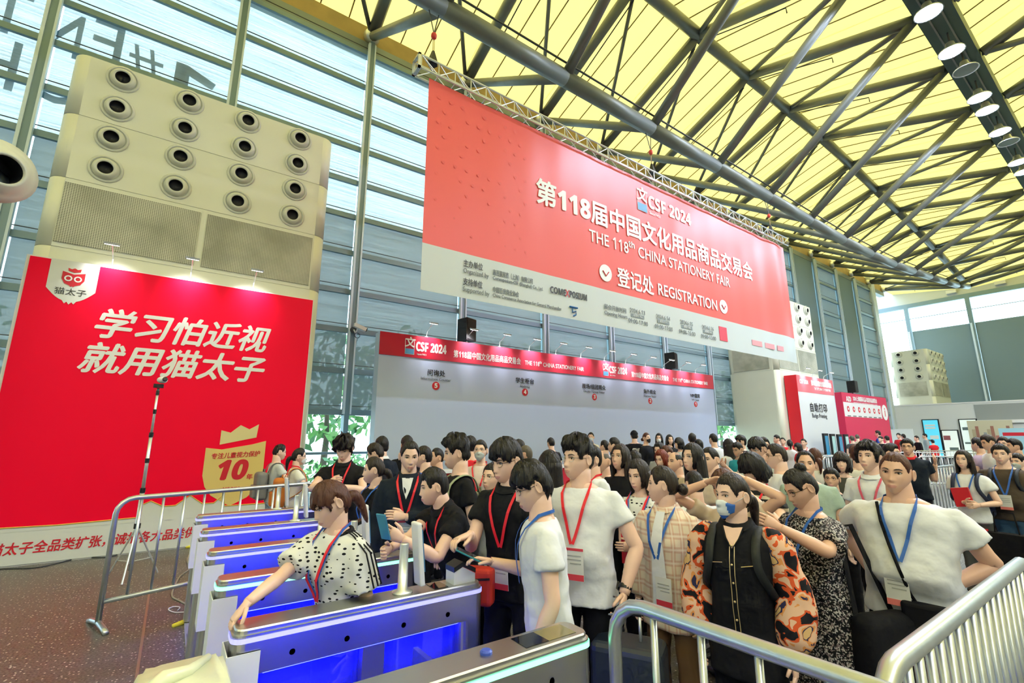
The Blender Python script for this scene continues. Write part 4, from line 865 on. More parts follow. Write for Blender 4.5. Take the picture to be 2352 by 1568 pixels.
# ================================================================== people
def sm(a, b, x): t = min(1.0, max(0.0, (x - a) / (b - a))); return t * t * (3 - 2 * t)
ex = lambda v: math.exp(-v * v)
def head_pt(th, ph, fem=0.0):
    cph = math.cos(ph); x = 0.0745 * cph * math.sin(th); y = 0.093 * cph * math.cos(th); z = 0.118 * math.sin(ph)
    fr = max(0.0, math.cos(th))
    x *= 1 - (0.27 + 0.06 * fem) * sm(-0.012, -0.115, z)
    if y > 0: y += 0.034 * sm(0.0, -0.10, z) * fr ** 1.2
    else: y *= 1 - 0.38 * sm(-0.03, -0.11, z)
    if fr > 0.2:
        ax = abs(x); w = sm(0.2, 0.6, fr)
        t = min(1.0, max(0.0, (0.034 - z) / 0.062))
        np_ = (0.12 + 0.88 * t ** 1.4) * sm(0.045, 0.025, z) if z > -0.028 else max(0.0, 1 - (-0.028 - z) / 0.016)
        d = 0.0195 * np_ * ex(x / (0.0085 + 0.0065 * t))
        d -= 0.0095 * ex((ax - 0.031) / 0.016) * ex((z - 0.012) / 0.013)
        d += 0.0040 * ex((z - 0.036) / 0.010) * ex((ax - 0.028) / 0.03)
        d += 0.0045 * ex((ax - 0.045) / 0.02) * ex((z + 0.02) / 0.026)
        d += 0.0075 * ex(x / 0.021) * ex((z + 0.064) / 0.011) - 0.005 * ex(x / 0.02) * ex((z + 0.0635) / 0.003)
        d += 0.005 * ex(x / 0.02) * ex((z + 0.1) / 0.014)
        y += d * w
    return V((x, y, z))
def head_xz(x, z, fem=0.0):
    ph = math.asin(max(-0.99, min(0.99, z / 0.118))); xr = x / max(0.3, 1 - (0.27 + 0.06 * fem) * sm(-0.012, -0.115, z))
    th = math.asin(max(-0.98, min(0.98, xr / (0.0745 * math.cos(ph))))); return head_pt(th, ph, fem)
def head_grid(nu, nv, fn):
    rows = []
    for j in range(nv + 1):
        ph = -math.pi / 2 + math.pi * (0.012 + 0.976 * j / nv); row = []
        for i in range(nu):
            t = -math.pi + 2 * math.pi * i / nu; row.append(fn(t - 0.5 * math.sin(t), ph))
        rows.append(row)
    return rows
SKINS = [mat('skin_light', (0.84, 0.555, 0.435), 0.45, noise=0.05, nscale=30), mat('skin_mid', (0.75, 0.46, 0.335), 0.45, noise=0.05, nscale=30), mat('skin_tan', (0.62, 0.37, 0.25), 0.45, noise=0.05, nscale=30)]
LIP = mat('lips', (0.66, 0.32, 0.27), 0.4); EYEW = mat('eye_white', (0.72, 0.70, 0.68), 0.25); EYED = mat('eye_dark', (0.015, 0.01, 0.008), 0.2)
def hairmat(n, c): return mat('hair_' + n, c, 0.45, noise=0.35, nscale=40, bump=0.7, bscale=70, stretch=(1, 1, 0.12), spec=0.35)
HAIR = {'black': hairmat('black', (0.012, 0.010, 0.010)), 'dark': hairmat('dark', (0.022, 0.015, 0.012)), 'brown': hairmat('brown', (0.080, 0.028, 0.017)), 'red': hairmat('red', (0.16, 0.022, 0.010)), 'grey': hairmat('grey', (0.10, 0.085, 0.065))}
STY = {  # front line, side line, nape line, top thickness, side thickness, noise
    'short': (0.064, -0.005, -0.070, 0.024, 0.010, 0.25), 'fringe': (0.034, -0.01, -0.075, 0.030, 0.016, 0.30), 'buzz': (0.072, 0.005, -0.06, 0.009, 0.005, 0.1),
    'spiky': (0.060, -0.005, -0.065, 0.034, 0.010, 0.8), 'curly': (0.030, -0.02, -0.08, 0.042, 0.030, 0.9), 'up': (0.068, 0.0, -0.068, 0.014, 0.011, 0.15), 'bangs': (0.026, -0.03, -0.07, 0.018, 0.016, 0.2),
    'long': (0.070, -0.10, -0.10, 0.018, 0.016, 0.15), 'bob': (0.022, -0.10, -0.10, 0.026, 0.024, 0.25), 'messy': (0.062, -0.04, -0.09, 0.034, 0.026, 0.5), 'recede': (0.088, 0.0, -0.065, 0.014, 0.010, 0.2), 'bald': (0.15, 0.02, -0.06, 0.0, 0.004, 0.1), 'crop': (0.076, 0.0, -0.065, 0.014, 0.008, 0.2)}
def hair_mesh(style, seed, nu, nv, fem):
    zf, zs, zn, T, Ts, nz = STY[style]; rr = random.Random(seed); ph0 = [rr.uniform(0, 6.28) for _ in range(6)]; part = rr.choice((-0.35, 0.35, 0.0))
    def f(th, ph):
        p = head_pt(th, ph, fem); w_ = sm(-0.01, 0.03, p.z) * sm(0.2, 0.5, math.cos(th)); p = p.lerp(V((0.0745 * math.cos(ph) * math.sin(th), 0.093 * math.cos(ph) * math.cos(th), 0.118 * math.sin(ph))), w_)
        a = abs(math.degrees(th)); z = p.z
        if style in ('long', 'bob'): zl = zf + (zs - zf) * sm(34, 62, a)
        else:
            zl = zf + (0.030 - zf) * sm(38, 62, a)
            zl += (zs - 0.030) * ex((a - 68) / 9.0)
            zl = zl + (zn - zl) * sm(100, 122, a)
        ja = 0.3 if style in ('up', 'long', 'buzz', 'crop', 'bald') else 1.0
        zl += ja * (0.004 * math.sin(th * 23 + ph0[0]) + 0.003 * math.sin(th * 41 + ph0[1]))
        if style == 'fringe' or style == 'bangs': zl += 0.010 * math.sin(th * 9 + ph0[2]) + 0.012 * abs(th - part) * (a < 40)
        k = sm(-0.004, 0.007, z - zl)
        t = Ts + (T - Ts) * sm(-0.01, 0.085, z)
        if style in ('up', 'long', 'recede', 'crop', 'buzz', 'bald', 'short'): t *= 0.30 + 0.70 * sm(0.0, 0.03, z - zl)
        n = math.sin(th * 13 + ph0[2] + z * 20) * 0.4 + math.sin(th * 29 + ph0[3] - z * 60) * 0.35 + math.sin(th * 7 + z * 90 + ph0[4]) * 0.35
        t *= 1 + nz * n
        r = p.normalized(); return p + r * (t * k - 0.010 * (1 - k))
    b = MB(); b.loft(head_grid(nu, nv, f)); return b
def tubepath(pts, n):
    return spl(pts, n)
def hand(b, w, d, nrm, sz, side, curl=35, n=6, mi=0):
    """w wrist, d direction of the fingers, nrm palm normal"""
    d = d.normalized(); nrm = (nrm - d * nrm.dot(d)).normalized(); s = d.cross(nrm).normalized() * side
    q = lambda a, bb, c: w + d * (a * sz) + s * (bb * sz) + nrm * (c * sz)
    rings = []
    for a, hw, ht in ((-0.01, 0.026, 0.021), (0.02, 0.031, 0.020), (0.055, 0.041, 0.017), (0.088, 0.041, 0.014), (0.098, 0.034, 0.010)):
        rings.append([q(a, hw * math.cos(2 * math.pi * i / 10), ht * math.sin(2 * math.pi * i / 10)) for i in range(10)])
    b.loft(rings, True, mi)
    for off, L, c in ((0.030, 0.070, 1.0), (0.010, 0.080, 1.05), (-0.010, 0.075, 1.1), (-0.029, 0.058, 1.2)):
        p = q(0.088, off, 0); pts = [p]; ang = R(curl * 0.5 * c)
        for seg in (0.45, 0.32, 0.23):
            dd = d * math.cos(ang) + nrm * math.sin(ang); p = p + dd * (L * seg * sz); pts.append(p); ang += R(curl * c)
        b.sweep(pts, [0.0095 * sz, 0.0088 * sz, 0.008 * sz, 0.006 * sz], n, True, mi)
    p = q(0.018, 0.026, 0.004); dd = (d * 0.72 + s * 0.62 + nrm * 0.25).normalized(); p1 = p + dd * (0.042 * sz); dd2 = (d * 0.9 + s * 0.2 + nrm * 0.35).normalized()
    b.sweep([p, p1, p1 + dd2 * (0.03 * sz), p1 + dd2 * (0.05 * sz)], [0.013 * sz, 0.011 * sz, 0.0095 * sz, 0.007 * sz], n, True, mi)
def ik(S, T, a, b_, hint):
    v = T - S; L = v.length; mx = (a + b_) * 0.985
    if L > mx: v = v * (mx / L); T = S + v; L = mx
    L = max(L, 0.12); u = v.normalized(); x = (a * a - b_ * b_ + L * L) / (2 * L); h = math.sqrt(max(1e-5, a * a - x * x))
    p = hint - u * hint.dot(u); p = p.normalized() if p.length > 1e-4 else u.orthogonal(); return S + u * x + p * h, T
CLOTH = {}
def cloth_mat(key):
    return CLOTH[key]
def cl(key, col, rough=0.8, **k): CLOTH[key] = mat('cloth_' + key, col, rough, bump=k.get('bump', 0.55), bscale=k.get('bscale', 9), noise=k.get('noise', 0.06), nscale=6, spec=0.2)
cl('white', (0.76, 0.785, 0.84)); cl('offwhite', (0.74, 0.72, 0.66)); cl('black', (0.010, 0.010, 0.012)); cl('navy', (0.012, 0.018, 0.03)); cl('grey', (0.36, 0.38, 0.40)); cl('lgrey', (0.58, 0.61, 0.62)); cl('green', (0.36, 0.47, 0.40)); cl('brown', (0.075, 0.055, 0.04)); cl('olive', (0.06, 0.06, 0.05)); cl('beige', (0.58, 0.48, 0.36)); cl('jeans', (0.06, 0.13, 0.24)); cl('ljeans', (0.42, 0.55, 0.66)); cl('tan', (0.22, 0.13, 0.07)); cl('red', (0.62, 0.02, 0.03)); cl('teal', (0.03, 0.35, 0.45)); cl('blue', (0.03, 0.10, 0.45)); cl('lilac', (0.45, 0.35, 0.50)); cl('khaki', (0.42, 0.38, 0.28)); cl('dgrey', (0.07, 0.075, 0.08)); cl('pinkw', (0.74, 0.62, 0.58))
def pattern(name, kind):
    m, n, l, p = newmat('cloth_' + name); CLOTH[name] = m; p.inputs['Roughness'].default_value = 0.8; p.inputs['Specular IOR Level'].default_value = 0.2
    tc = n.new('ShaderNodeTexCoord'); mp = n.new('ShaderNodeMapping'); l.new(tc.outputs['Object'], mp.inputs[0])
    v = n.new('ShaderNodeTexVoronoi'); l.new(mp.outputs[0], v.inputs[0])
    cr = n.new('ShaderNodeValToRGB'); e = cr.color_ramp.elements; cr.color_ramp.interpolation = 'CONSTANT'
    if kind == 'dash':
        mp.inputs['Scale'].default_value = (1, 1, 1.7); v.inputs['Scale'].default_value = 29; v.inputs['Randomness'].default_value = 0.5
        e[0].color = (0.01, 0.01, 0.012, 1); e[1].position = 0.27; e[1].color = (0.76, 0.77, 0.74, 1); l.new(v.outputs['Distance'], cr.inputs[0])
    elif kind == 'speckle':
        v.inputs['Scale'].default_value = 150; sp = n.new('ShaderNodeSeparateColor'); l.new(v.outputs['Color'], sp.inputs[0]); l.new(sp.outputs[0], cr.inputs[0])
        e[0].color = (0.012, 0.012, 0.014, 1); e[1].position = 0.62; e[1].color = (0.50, 0.48, 0.47, 1); q = e.new(0.86); q.color = (0.22, 0.17, 0.18, 1)
    elif kind == 'floral':
        nt = n.new('ShaderNodeTexNoise'); nt.inputs['Scale'].default_value = 11; nt.inputs['Detail'].default_value = 2.5; nt.inputs['Distortion'].default_value = 0.5; l.new(tc.outputs['Object'], nt.inputs[0]); l.new(nt.outputs[0], cr.inputs[0])
        e[0].color = (0.012, 0.012, 0.016, 1); e[1].position = 0.42; e[1].color = (0.66, 0.10, 0.03, 1)
        for pos, c in ((0.47, (0.75, 0.48, 0.34, 1)), (0.56, (0.72, 0.30, 0.10, 1)), (0.60, (0.03, 0.03, 0.09, 1)), (0.64, (0.70, 0.46, 0.22, 1))): q = e.new(pos); q.color = c
    elif kind == 'plaid':
        n.remove(v); s = n.new('ShaderNodeSeparateXYZ'); l.new(tc.outputs['Object'], s.inputs[0]); outs = []
        ad = n.new('ShaderNodeMath'); ad.operation = 'ADD'; l.new(s.outputs[0], ad.inputs[0]); l.new(s.outputs[1], ad.inputs[1])
        for src, f in ((ad.outputs[0], 84.0), (s.outputs[2], 84.0)):
            a = n.new('ShaderNodeMath'); a.operation = 'MULTIPLY'; a.inputs[1].default_value = f; l.new(src, a.inputs[0]); b = n.new('ShaderNodeMath'); b.operation = 'SINE'; l.new(a.outputs[0], b.inputs[0]); outs.append(b)
        n.remove(cr); prev = (0.76, 0.66, 0.52, 1); last = None
        for src, th_, col_, fac in ((outs[0], 0.15, (0.62, 0.34, 0.24, 1), 0.6), (outs[1], 0.15, (0.60, 0.33, 0.25, 1), 0.6), (outs[0], 0.93, (0.85, 0.80, 0.70, 1), 0.7), (outs[1], 0.93, (0.85, 0.80, 0.70, 1), 0.7)):
            mr = n.new('ShaderNodeMapRange'); mr.inputs[1].default_value = th_ - 0.15; mr.inputs[2].default_value = th_ + 0.1; mr.inputs[4].default_value = fac; l.new(src.outputs[0], mr.inputs[0])
            mx = n.new('ShaderNodeMix'); mx.data_type = 'RGBA'; mx.inputs[6].default_value = prev; mx.inputs[7].default_value = col_; l.new(mr.outputs[0], mx.inputs[0])
            if last: l.new(last.outputs[2], mx.inputs[6])
            last = mx
        l.new(last.outputs[2], p.inputs['Base Color']); return
    elif kind == 'stripe':
        n.remove(v); s = n.new('ShaderNodeSeparateXYZ'); l.new(tc.outputs['Object'], s.inputs[0]); a = n.new('ShaderNodeMath'); a.operation = 'MULTIPLY'; a.inputs[1].default_value = 90; l.new(s.outputs[2], a.inputs[0]); b = n.new('ShaderNodeMath'); b.operation = 'SINE'; l.new(a.outputs[0], b.inputs[0]); l.new(b.outputs[0], cr.inputs[0])
        e[0].color = (0.02, 0.02, 0.02, 1); e[1].position = 0.5; e[1].color = (0.62, 0.56, 0.42, 1)
    l.new(cr.outputs[0], p.inputs['Base Color'])
for a_, b_ in (('dash', 'dash'), ('speckle', 'speckle'), ('floral', 'floral'), ('plaid', 'plaid'), ('stripe', 'stripe')): pattern(a_, b_)
LAN = {'red': mat('lanyard_red', (0.75, 0.01, 0.03), 0.5), 'blue': mat('lanyard_blue', (0.02, 0.12, 0.50), 0.5), 'pink': mat('lanyard_pink', (0.72, 0.10, 0.18), 0.5)}
CARD = mat('badge_card', (0.74, 0.75, 0.73), 0.4); CARDR = mat('badge_red', (0.70, 0.05, 0.08), 0.4); CARDP = mat('badge_coral', (0.80, 0.22, 0.20), 0.4); CARDT = mat('badge_print', (0.40, 0.42, 0.42), 0.5)
MASKW = mat('mask_white', (0.72, 0.76, 0.80), 0.7); MASKB = mat('mask_black', (0.02, 0.02, 0.022), 0.7); MASKL = mat('mask_blue', (0.03, 0.14, 0.55), 0.6); MASKG = mat('mask_grey', (0.45, 0.50, 0.52), 0.7)
SHOE = mat('shoe_black', (0.015, 0.015, 0.018), 0.5); SOLE = mat('shoe_sole', (0.72, 0.70, 0.64), 0.6)
PEOPLE = []
def person(px, py, D, body, label, head=None, hp=0, lean=0, sex='m', hair='short', hc='black', top='white', slv='short', hem=-0.10, bottom='black', arms=None, glasses=False, mask=None, lan=None, badge=None, build=1.0, skin=0, dress=0.0, extra=None, lsd=0, hroll=0, loose=1.0, collar=False, height=None):
    fem = 1.0 if sex == 'f' else 0.0; head = body if head is None else head; arms = arms or {}; seed = int(px * 7 + py * 13)
    lod = 0 if D < 4.3 else (1 if D < 8 else 2)
    NU, NV = ((64, 64), (46, 40), (30, 22))[lod]; vox = (0.0135, 0.020, 0.028)[lod]
    P3 = at(px, py, D); dc = V((-P3.x, -P3.y, 0)).normalized(); lf = V((dc.y, -dc.x, 0))
    f = dc * math.cos(R(body)) + lf * math.sin(R(body)); rz = math.atan2(f.y, f.x) - math.pi / 2
    fhd = dc * math.cos(R(head)) + lf * math.sin(R(head)); hz = math.atan2(fhd.y, fhd.x) - math.pi / 2 - rz
    U = V((0, math.sin(R(lean)), math.cos(R(lean)))); F = V((0, math.cos(R(lean)), -math.sin(R(lean)))); X = V((1, 0, 0))
    Pv = V((0, -0.10 * math.sin(R(lean)), 0.91)); N = Pv + U * 0.53
    nd = (U * 0.6 + V((0, math.sin(R(hp * 0.35)), math.cos(R(hp * 0.35)))) * 0.4 + V((0, 0.10, 0))).normalized()
    HC = N + nd * 0.138
    Mh = Matrix.Translation(HC) @ Matrix.Rotation(hz, 4, 'Z') @ Matrix.Rotation(-R(hp), 4, 'X') @ Matrix.Rotation(R(hroll), 4, 'Y')
    tt = STY[hair][3]
    topz = max((Mh @ V((0, 0.10 * math.cos(a), 0.118 * math.sin(a)))).z for a in [k * 0.2 for k in range(16)]) + tt
    s = P3.z / topz
    top_xy = Mh @ V((0, 0, 0.10))
    root = V((P3.x, P3.y, 0)) - Matrix.Rotation(rz, 3, 'Z') @ V((top_xy.x, top_xy.y, 0)) * s
    t = thing('person', label, 'person', (root.x, root.y, 0), rz, 'people in the hall')
    hs = 1.0 / s if lsd else 1.0
    Sc = Matrix.Diagonal((s, s, s, 1)); W2L = (Matrix.Translation((root.x, root.y, 0)) @ Matrix.Rotation(rz, 4, 'Z')).inverted()
    def out(mb): mb.v = [tuple(c * s for c in v) for v in mb.v]; return mb
    sw = 0.172 * (1 + 0.75 * (build - 1)) * (0.90 if fem else 1.0)
    tor = lambda tv, x, y: Pv + U * tv + X * x + F * y
    # --- arms
    bd = MB(); slm = MB(); hands_at = {}; arm_at = {}; lo2 = 1 + (loose - 1) * 0.8 + 0.25 * (build - 1)
    for side, nm in ((-1, 'L'), (1, 'R')):
        S = tor(0.440, side * sw, -0.008); spec = arms.get(nm, ('down',)); hint = V((side * 0.55, -0.8, -0.25)); hd = None; curl = 28; nrm = V((-side, 0, 0))
        if spec[0] == 'down': T = S + V((side * 0.06, 0.06, -0.545))
        elif spec[0] == 'l': T = S + X * (spec[1] * side) + V((0, spec[2], spec[3]))
        elif spec[0] == 'p':
            w = W2L @ at(spec[1], spec[2], spec[3]); T = w / s
        o = spec[-1] if isinstance(spec[-1], dict) else {}
        if 'hint' in o: h_ = o['hint']; hint = V((h_[0] * side, h_[1], h_[2]))
        curl = o.get('curl', curl)
        E_, T = ik(S, T, 0.295, 0.255, hint); hd = (T - E_).normalized()
        if 'hd' in o: q_ = o['hd']; hd = V((q_[0] * side, q_[1], q_[2])).normalized()
        if 'n' in o: q_ = o['n']; nrm = V((q_[0] * side, q_[1], q_[2]))
        ar = 0.92 if fem else 1.0
        path = [S + V((-side * 0.03, 0, -0.012)), S.lerp(E_, 0.35), S.lerp(E_, 0.8), E_, E_.lerp(T, 0.3), E_.lerp(T, 0.7), T]
        rad = [0.036, 0.045, 0.041, 0.038, 0.040, 0.032, 0.0255]
        n_ = 12 if lod == 0 else 8
        pp = spl(path, 3); rr_ = []
        for i in range(len(pp)):
            u = i / 3; k = min(5, int(u)); rr_.append((rad[k] + (rad[k + 1] - rad[k]) * (u - k)) * ar * (1 + 0.35 * (build - 1)))
        bd.sweep(pp, rr_, n_, True, 0)
        hand(bd, T, hd, nrm, 0.98 * ar, side, curl, 6 if lod < 2 else 5)
        hands_at[nm] = (T, hd); arm_at[nm] = (S, E_, T)
        if slv in ('short', 'half'):
            e = 0.52 if slv == 'short' else 0.8
            q = S.lerp(E_, e); slm.sweep([S + X * (-side * 0.08) + U * 0.004, S + U * -0.002, S.lerp(E_, 0.22), S.lerp(E_, 0.22).lerp(q, 0.5), q], [0.046, 0.058, 0.060 * lo2, 0.066 * lo2, 0.070 * lo2], 14)
        elif slv == 'long':
            slm.sweep([S + X * (-side * 0.08) + U * 0.004, S + U * -0.002, S.lerp(E_, 0.3), S.lerp(E_, 0.65), E_, E_.lerp(T, 0.5), E_.lerp(T, 0.93)], [0.046, 0.060, 0.062 * lo2, 0.060 * lo2, 0.057 * lo2, 0.052 * lo2, 0.043 * lo2], 14)
        elif slv == 'cap':
            slm.sweep([S + X * (-side * 0.07), S + X * (side * 0.02)], [0.05, 0.06], 10)
    # --- torso
    bw_ = build * (0.93 if fem else 1.0); bel = max(0.0, build - 1.0)
    prof_ = [(-0.10, 0.172 - 0.0 * fem, 0.118, 0), (0.0, 0.165, 0.115, 0), (0.12, 0.152 - 0.014 * fem, 0.108 + bel * 0.14, bel * 0.10), (0.22, 0.158 - 0.008 * fem, 0.110 + bel * 0.08, bel * 0.05 + 0.006 * fem), (0.31, 0.172, 0.118 + 0.010 * fem, 0.012 * fem), (0.39, 0.178, 0.112, 0), (0.435, 0.172, 0.100, -0.006), (0.475, 0.145, 0.082, -0.012), (0.503, 0.105, 0.070, -0.014), (0.528, 0.068, 0.062, -0.010)]
    def ring(tv, hw, hd_, yo, n=22, grow=0.0):
        return [tor(tv, (hw * bw_ + grow) * (abs(math.cos(a)) ** 0.85) * (1 if math.cos(a) >= 0 else -1), yo + (hd_ * (0.6 + 0.4 * build) + grow) * (abs(math.sin(a)) ** 0.85) * (1 if math.sin(a) >= 0 else -1)) for a in [2 * math.pi * k / n for k in range(n)]]
    bd.loft([ring(*p, n=14, grow=-0.022 if p[0] < 0.5 else -0.012) for p in prof_], True, 0)
    shirt = MB(); pr2 = [(hem, prof_[0][1] + 0.010 * loose, prof_[0][2] + 0.010 * loose, 0)] + [p for p in prof_ if p[0] > hem + 0.03 and (collar or p[0] < 0.5)] + ([] if collar else [(0.500, 0.098, 0.070, -0.014)])
    if dress: 
        sk = [[tor(-0.1, 0, 0) * 0 + V((Pv.x + (0.19 + 0.05 * q) * bw_ * math.cos(a), Pv.y + (0.135 + 0.05 * q) * math.sin(a), 0.82 - dress * q)) for a in [2 * math.pi * k / 22 for k in range(22)]] for q in (1.0, 0.6, 0.25, 0.0)]
        shirt.loft(sk + [ring(*p) for p in prof_ if 0.5 > p[0] >= 0.0] + [ring(0.498, 0.10, 0.070, -0.012)])
    else: shirt.loft([ring(*p, grow=0.010 * (loose - 0.4)) for p in pr2])
    # --- legs
    tr_ = MB(); rl = random.Random(seed); st = rl.uniform(-0.07, 0.07)
    tr_.loft([ring(-0.13, 0.168, 0.118, 0), ring(-0.02, 0.160, 0.112, 0), ring(0.09, 0.145, 0.102, 0)])
    for side in (-1, 1):
        hip = Pv + V((side * 0.085, 0, -0.02)); an = V((side * 0.10, st * side, 0.075)); kn = hip.lerp(an, 0.48) + V((side * 0.01, 0.02, 0))
        bd.sweep([hip, kn, an, an + V((0, 0, -0.03))], [0.075, 0.05, 0.036, 0.035], 8)
        tr_.sweep([hip + V((0, 0, -0.02)), hip.lerp(kn, 0.5), kn, kn.lerp(an, 0.6), an + V((0, 0, 0.0))], [(0.092 * bw_), 0.086, 0.072, 0.066, 0.064], 12)
        sh = MB(); rg = []
        for y, w_, h_ in ((-0.075, 0.030, 0.060), (-0.03, 0.040, 0.085), (0.05, 0.046, 0.070), (0.12, 0.047, 0.052), (0.175, 0.034, 0.036), (0.19, 0.015, 0.022)):
            rg.append([an + V((w_ * math.cos(a), y, max(-0.063, -0.063 + h_ * (1 + math.sin(a)) * 0.5))) for a in [2 * math.pi * k / 10 for k in range(10)]])
        sh.loft(rg); out(sh).obj('shoe', SHOE, t, smooth=True)
    # --- head + neck
    hb_ = MB(); hb_.loft(head_grid(NU, NV, lambda th, ph: head_pt(th, ph, fem)))
    cnt = len(hb_.f)
    for i, fc in enumerate(hb_.f):
        if len(fc) == 4:
            c = sum((V(hb_.v[k]) for k in fc), V()) / 4
            if c.y > 0.07 and abs(c.x) < 0.023 and abs(c.z + 0.064) < 0.0105 * (1 - (c.x / 0.026) ** 2) + 0.001: hb_.m[i] = 1
    if lod < 2 or True:
        for sx in (-1, 1):
            p = head_xz(sx * 0.031, 0.012, fem); yw = 0.004
            hb_.ball(p + V((0, -0.002, -0.001)), (0.0135, 0.0065, 0.0052), 10, 6, 2); hb_.ball(p + V((0, 0.0032, -0.0005)), (0.0055, 0.0035, 0.0054), 8, 6, 3)
            lid = [head_xz(sx * (0.031 + q), 0.012 + 0.0065 - 18 * q * q, fem) + V((0, 0.0035, 0)) for q in (-0.015, -0.008, 0, 0.008, 0.016)]
            hb_.sweep(lid, 0.0017, 5, True, 3)
            br = [head_xz(sx * q, 0.033 + zz_, fem) + V((0, 0.0018, 0)) for q, zz_ in ((0.013, -0.002), (0.024, 0.002), (0.036, 0.003), (0.048, -0.002))]
            hb_.sweep(br, [0.0022, 0.0032, 0.0030, 0.0014] if not fem else [0.0016, 0.0022, 0.002, 0.001], 5, True, 3)
            # ear
            er = []
            for q, ro, hh in ((0.0, 0.6, 0.6), (0.006, 1.0, 1.0), (0.011, 1.05, 1.05), (0.012, 0.85, 0.85), (0.008, 0.6, 0.6)):
                er.append([V((sx * (0.070 + q + 0.008 * max(0, -math.cos(a))), -0.012 + 0.017 * ro * math.cos(a) - 0.004, -0.004 + 0.031 * hh * math.sin(a) + 0.0)) for a in [2 * math.pi * k / 12 for k in range(12)]])
            hb_.loft(er)
    nb_ = Mh.inverted()
    hb_.v = [tuple(Mh @ V(v)) for v in hb_.v]
    nk0 = Mh @ V((0, -0.022, -0.045)); nk1 = tor(0.50, 0, -0.012); rn = 0.053 if fem else 0.060; rn *= (0.75 + 0.25 * build)
    hb_.sweep([nk0, nk0.lerp(nk1, 0.4), nk1.lerp(nk0, 0.15), nk1 - U * 0.06], [rn * 0.95, rn, rn * 1.08, rn * 1.5], 16)
    bd.add(hb_.v, hb_.f); bd.m[-len(hb_.m):] = hb_.m
    out(bd).obj('body', [SKINS[skin], LIP, EYEW, EYED], t, smooth=True)
    # --- hair
    hm = hair_mesh(hair, seed, NU, NV, fem)
    if extra in ('pony', 'lowpony'):
        zz_ = 0.03 if extra == 'pony' else -0.03
        hm.sweep(spl([(0, -0.085, zz_), (0, -0.125, zz_ - 0.01), (0.005, -0.14, zz_ - 0.08), (0.0, -0.125, zz_ - 0.19)], 4), [0.026, 0.03, 0.033, 0.034, 0.034, 0.033, 0.031, 0.028, 0.025, 0.021, 0.017, 0.012, 0.004], 12)
    elif extra == 'bun': hm.ball((0, -0.125, -0.035), (0.042, 0.036, 0.040), 14, 10)
    elif extra == 'topbun': hm.ball((0, -0.07, 0.105), (0.040, 0.036, 0.036), 14, 10)
    elif hair in ('long', 'bob'):
        Lc = 0.36 if hair == 'long' else 0.115; a0 = R(58 if hair == 'long' else 48); nn = 26; rg = []; rs = random.Random(seed + 1); o1 = [rs.uniform(-1, 1) for _ in range(nn + 1)]
        nz_ = 9; outer = []; inner = []
        for j in range(nz_ + 1):
            u = j / nz_; z = 0.03 - (Lc + 0.03) * u; ro = []; ri = []
            for i in range(nn + 1):
                a = a0 + (2 * math.pi - 2 * a0) * i / nn; rx = 0.088 + 0.012 * math.sin(min(1, u * 1.5) * 1.57) + 0.003 * o1[i]; ry = 0.104 + 0.008 * u + 0.003 * o1[i]
                if u > 0.45: rx += 0.02 * (u - 0.45)
                zz_ = z - 0.012 * o1[i] * u; shr = 1 - 0.18 * sm(0.7, 1.0, u) * (1 if hair == 'long' else 1.4)
                yb = -0.005 - 0.02 * u; ro.append(V((rx * math.sin(a) * shr, yb + ry * math.cos(a) * shr, zz_))); ri.append(V(((rx - 0.03) * math.sin(a) * shr, yb + (ry - 0.03) * math.cos(a) * shr, zz_ + 0.004)))
            rg.append(ro + ri[::-1])
        hm.loft(rg)
    hm.v = [tuple(Mh @ V(v)) for v in hm.v]
    if hair != 'bald' or True: out(hm).obj('hair', HAIR[hc], t, smooth=True)
    # --- clothes
    shirt.add(slm.v, slm.f)
    so = remesh_later(out(shirt), 'shirt' if not dress else 'dress', CLOTH[top], t, vox, 4)
    if not dress or True: remesh_later(out(tr_), 'trousers', CLOTH[bottom], t, vox * 1.3, 3)
    def front(tv, x, g=0.012):
        for (a, w0, d0, y0), (b2, w1, d1, y1) in zip(prof_, prof_[1:]):
            if tv <= b2:
                u = (tv - a) / (b2 - a); w = w0 + (w1 - w0) * u; d_ = d0 + (d1 - d0) * u; yo = y0 + (y1 - y0) * u; break
        w = w * bw_ + 0.012 * loose; d_ = d_ * (0.6 + 0.4 * build) + 0.012 * loose
        return tor(tv, x, yo + d_ * max(0.05, 1 - min(1, abs(x) / w) ** 2.35) ** 0.425 + g)
    if collar:
        c = MB(); rc = []
        for q, rr2, dz in ((0, 0.072, 0.0), (1, 0.066, 0.035), (2, 0.076, 0.036), (3, 0.094, 0.002)):
            rc.append([tor(0.515 + dz - 0.030 * max(0, math.sin(a)), rr2 * 1.05 * math.cos(a), -0.006 + rr2 * math.sin(a)) for a in [2 * math.pi * k / 18 for k in range(18)]])
        c.loft(rc, False); out(c).obj('collar', CLOTH[top if not isinstance(collar, str) else collar], t, smooth=True)
    if lan:
        for li, lc in enumerate(lan if isinstance(lan, (list, tuple)) else [lan]):
            lb = MB(); ln = 0.20 - 0.02 * li
            for side in (-1, 1):
                pts = [tor(0.536, side * 0.02, -0.082), tor(0.538, side * 0.062, -0.055), tor(0.528, side * 0.080, 0.01)]
                for q in range(1, 9):
                    u = q / 8; tv = 0.510 + (ln - 0.510) * u; x = side * (0.085 * (1 - u) ** 0.9 + 0.005) + 0.008 * li; pts.append(front(min(tv, 0.52), x, 0.010 + 0.004 * li))
                nn_ = [(V((p - tor(0.3, 0, 0)).to_tuple()) - U * (p - tor(0.3, 0, 0)).dot(U)).normalized() for p in pts[:3]] + [F] * (len(pts) - 3)
                lb.ribbon(pts, nn_, 0.0085, 0.002)
            out(lb).obj('lanyard', LAN[lc], t)
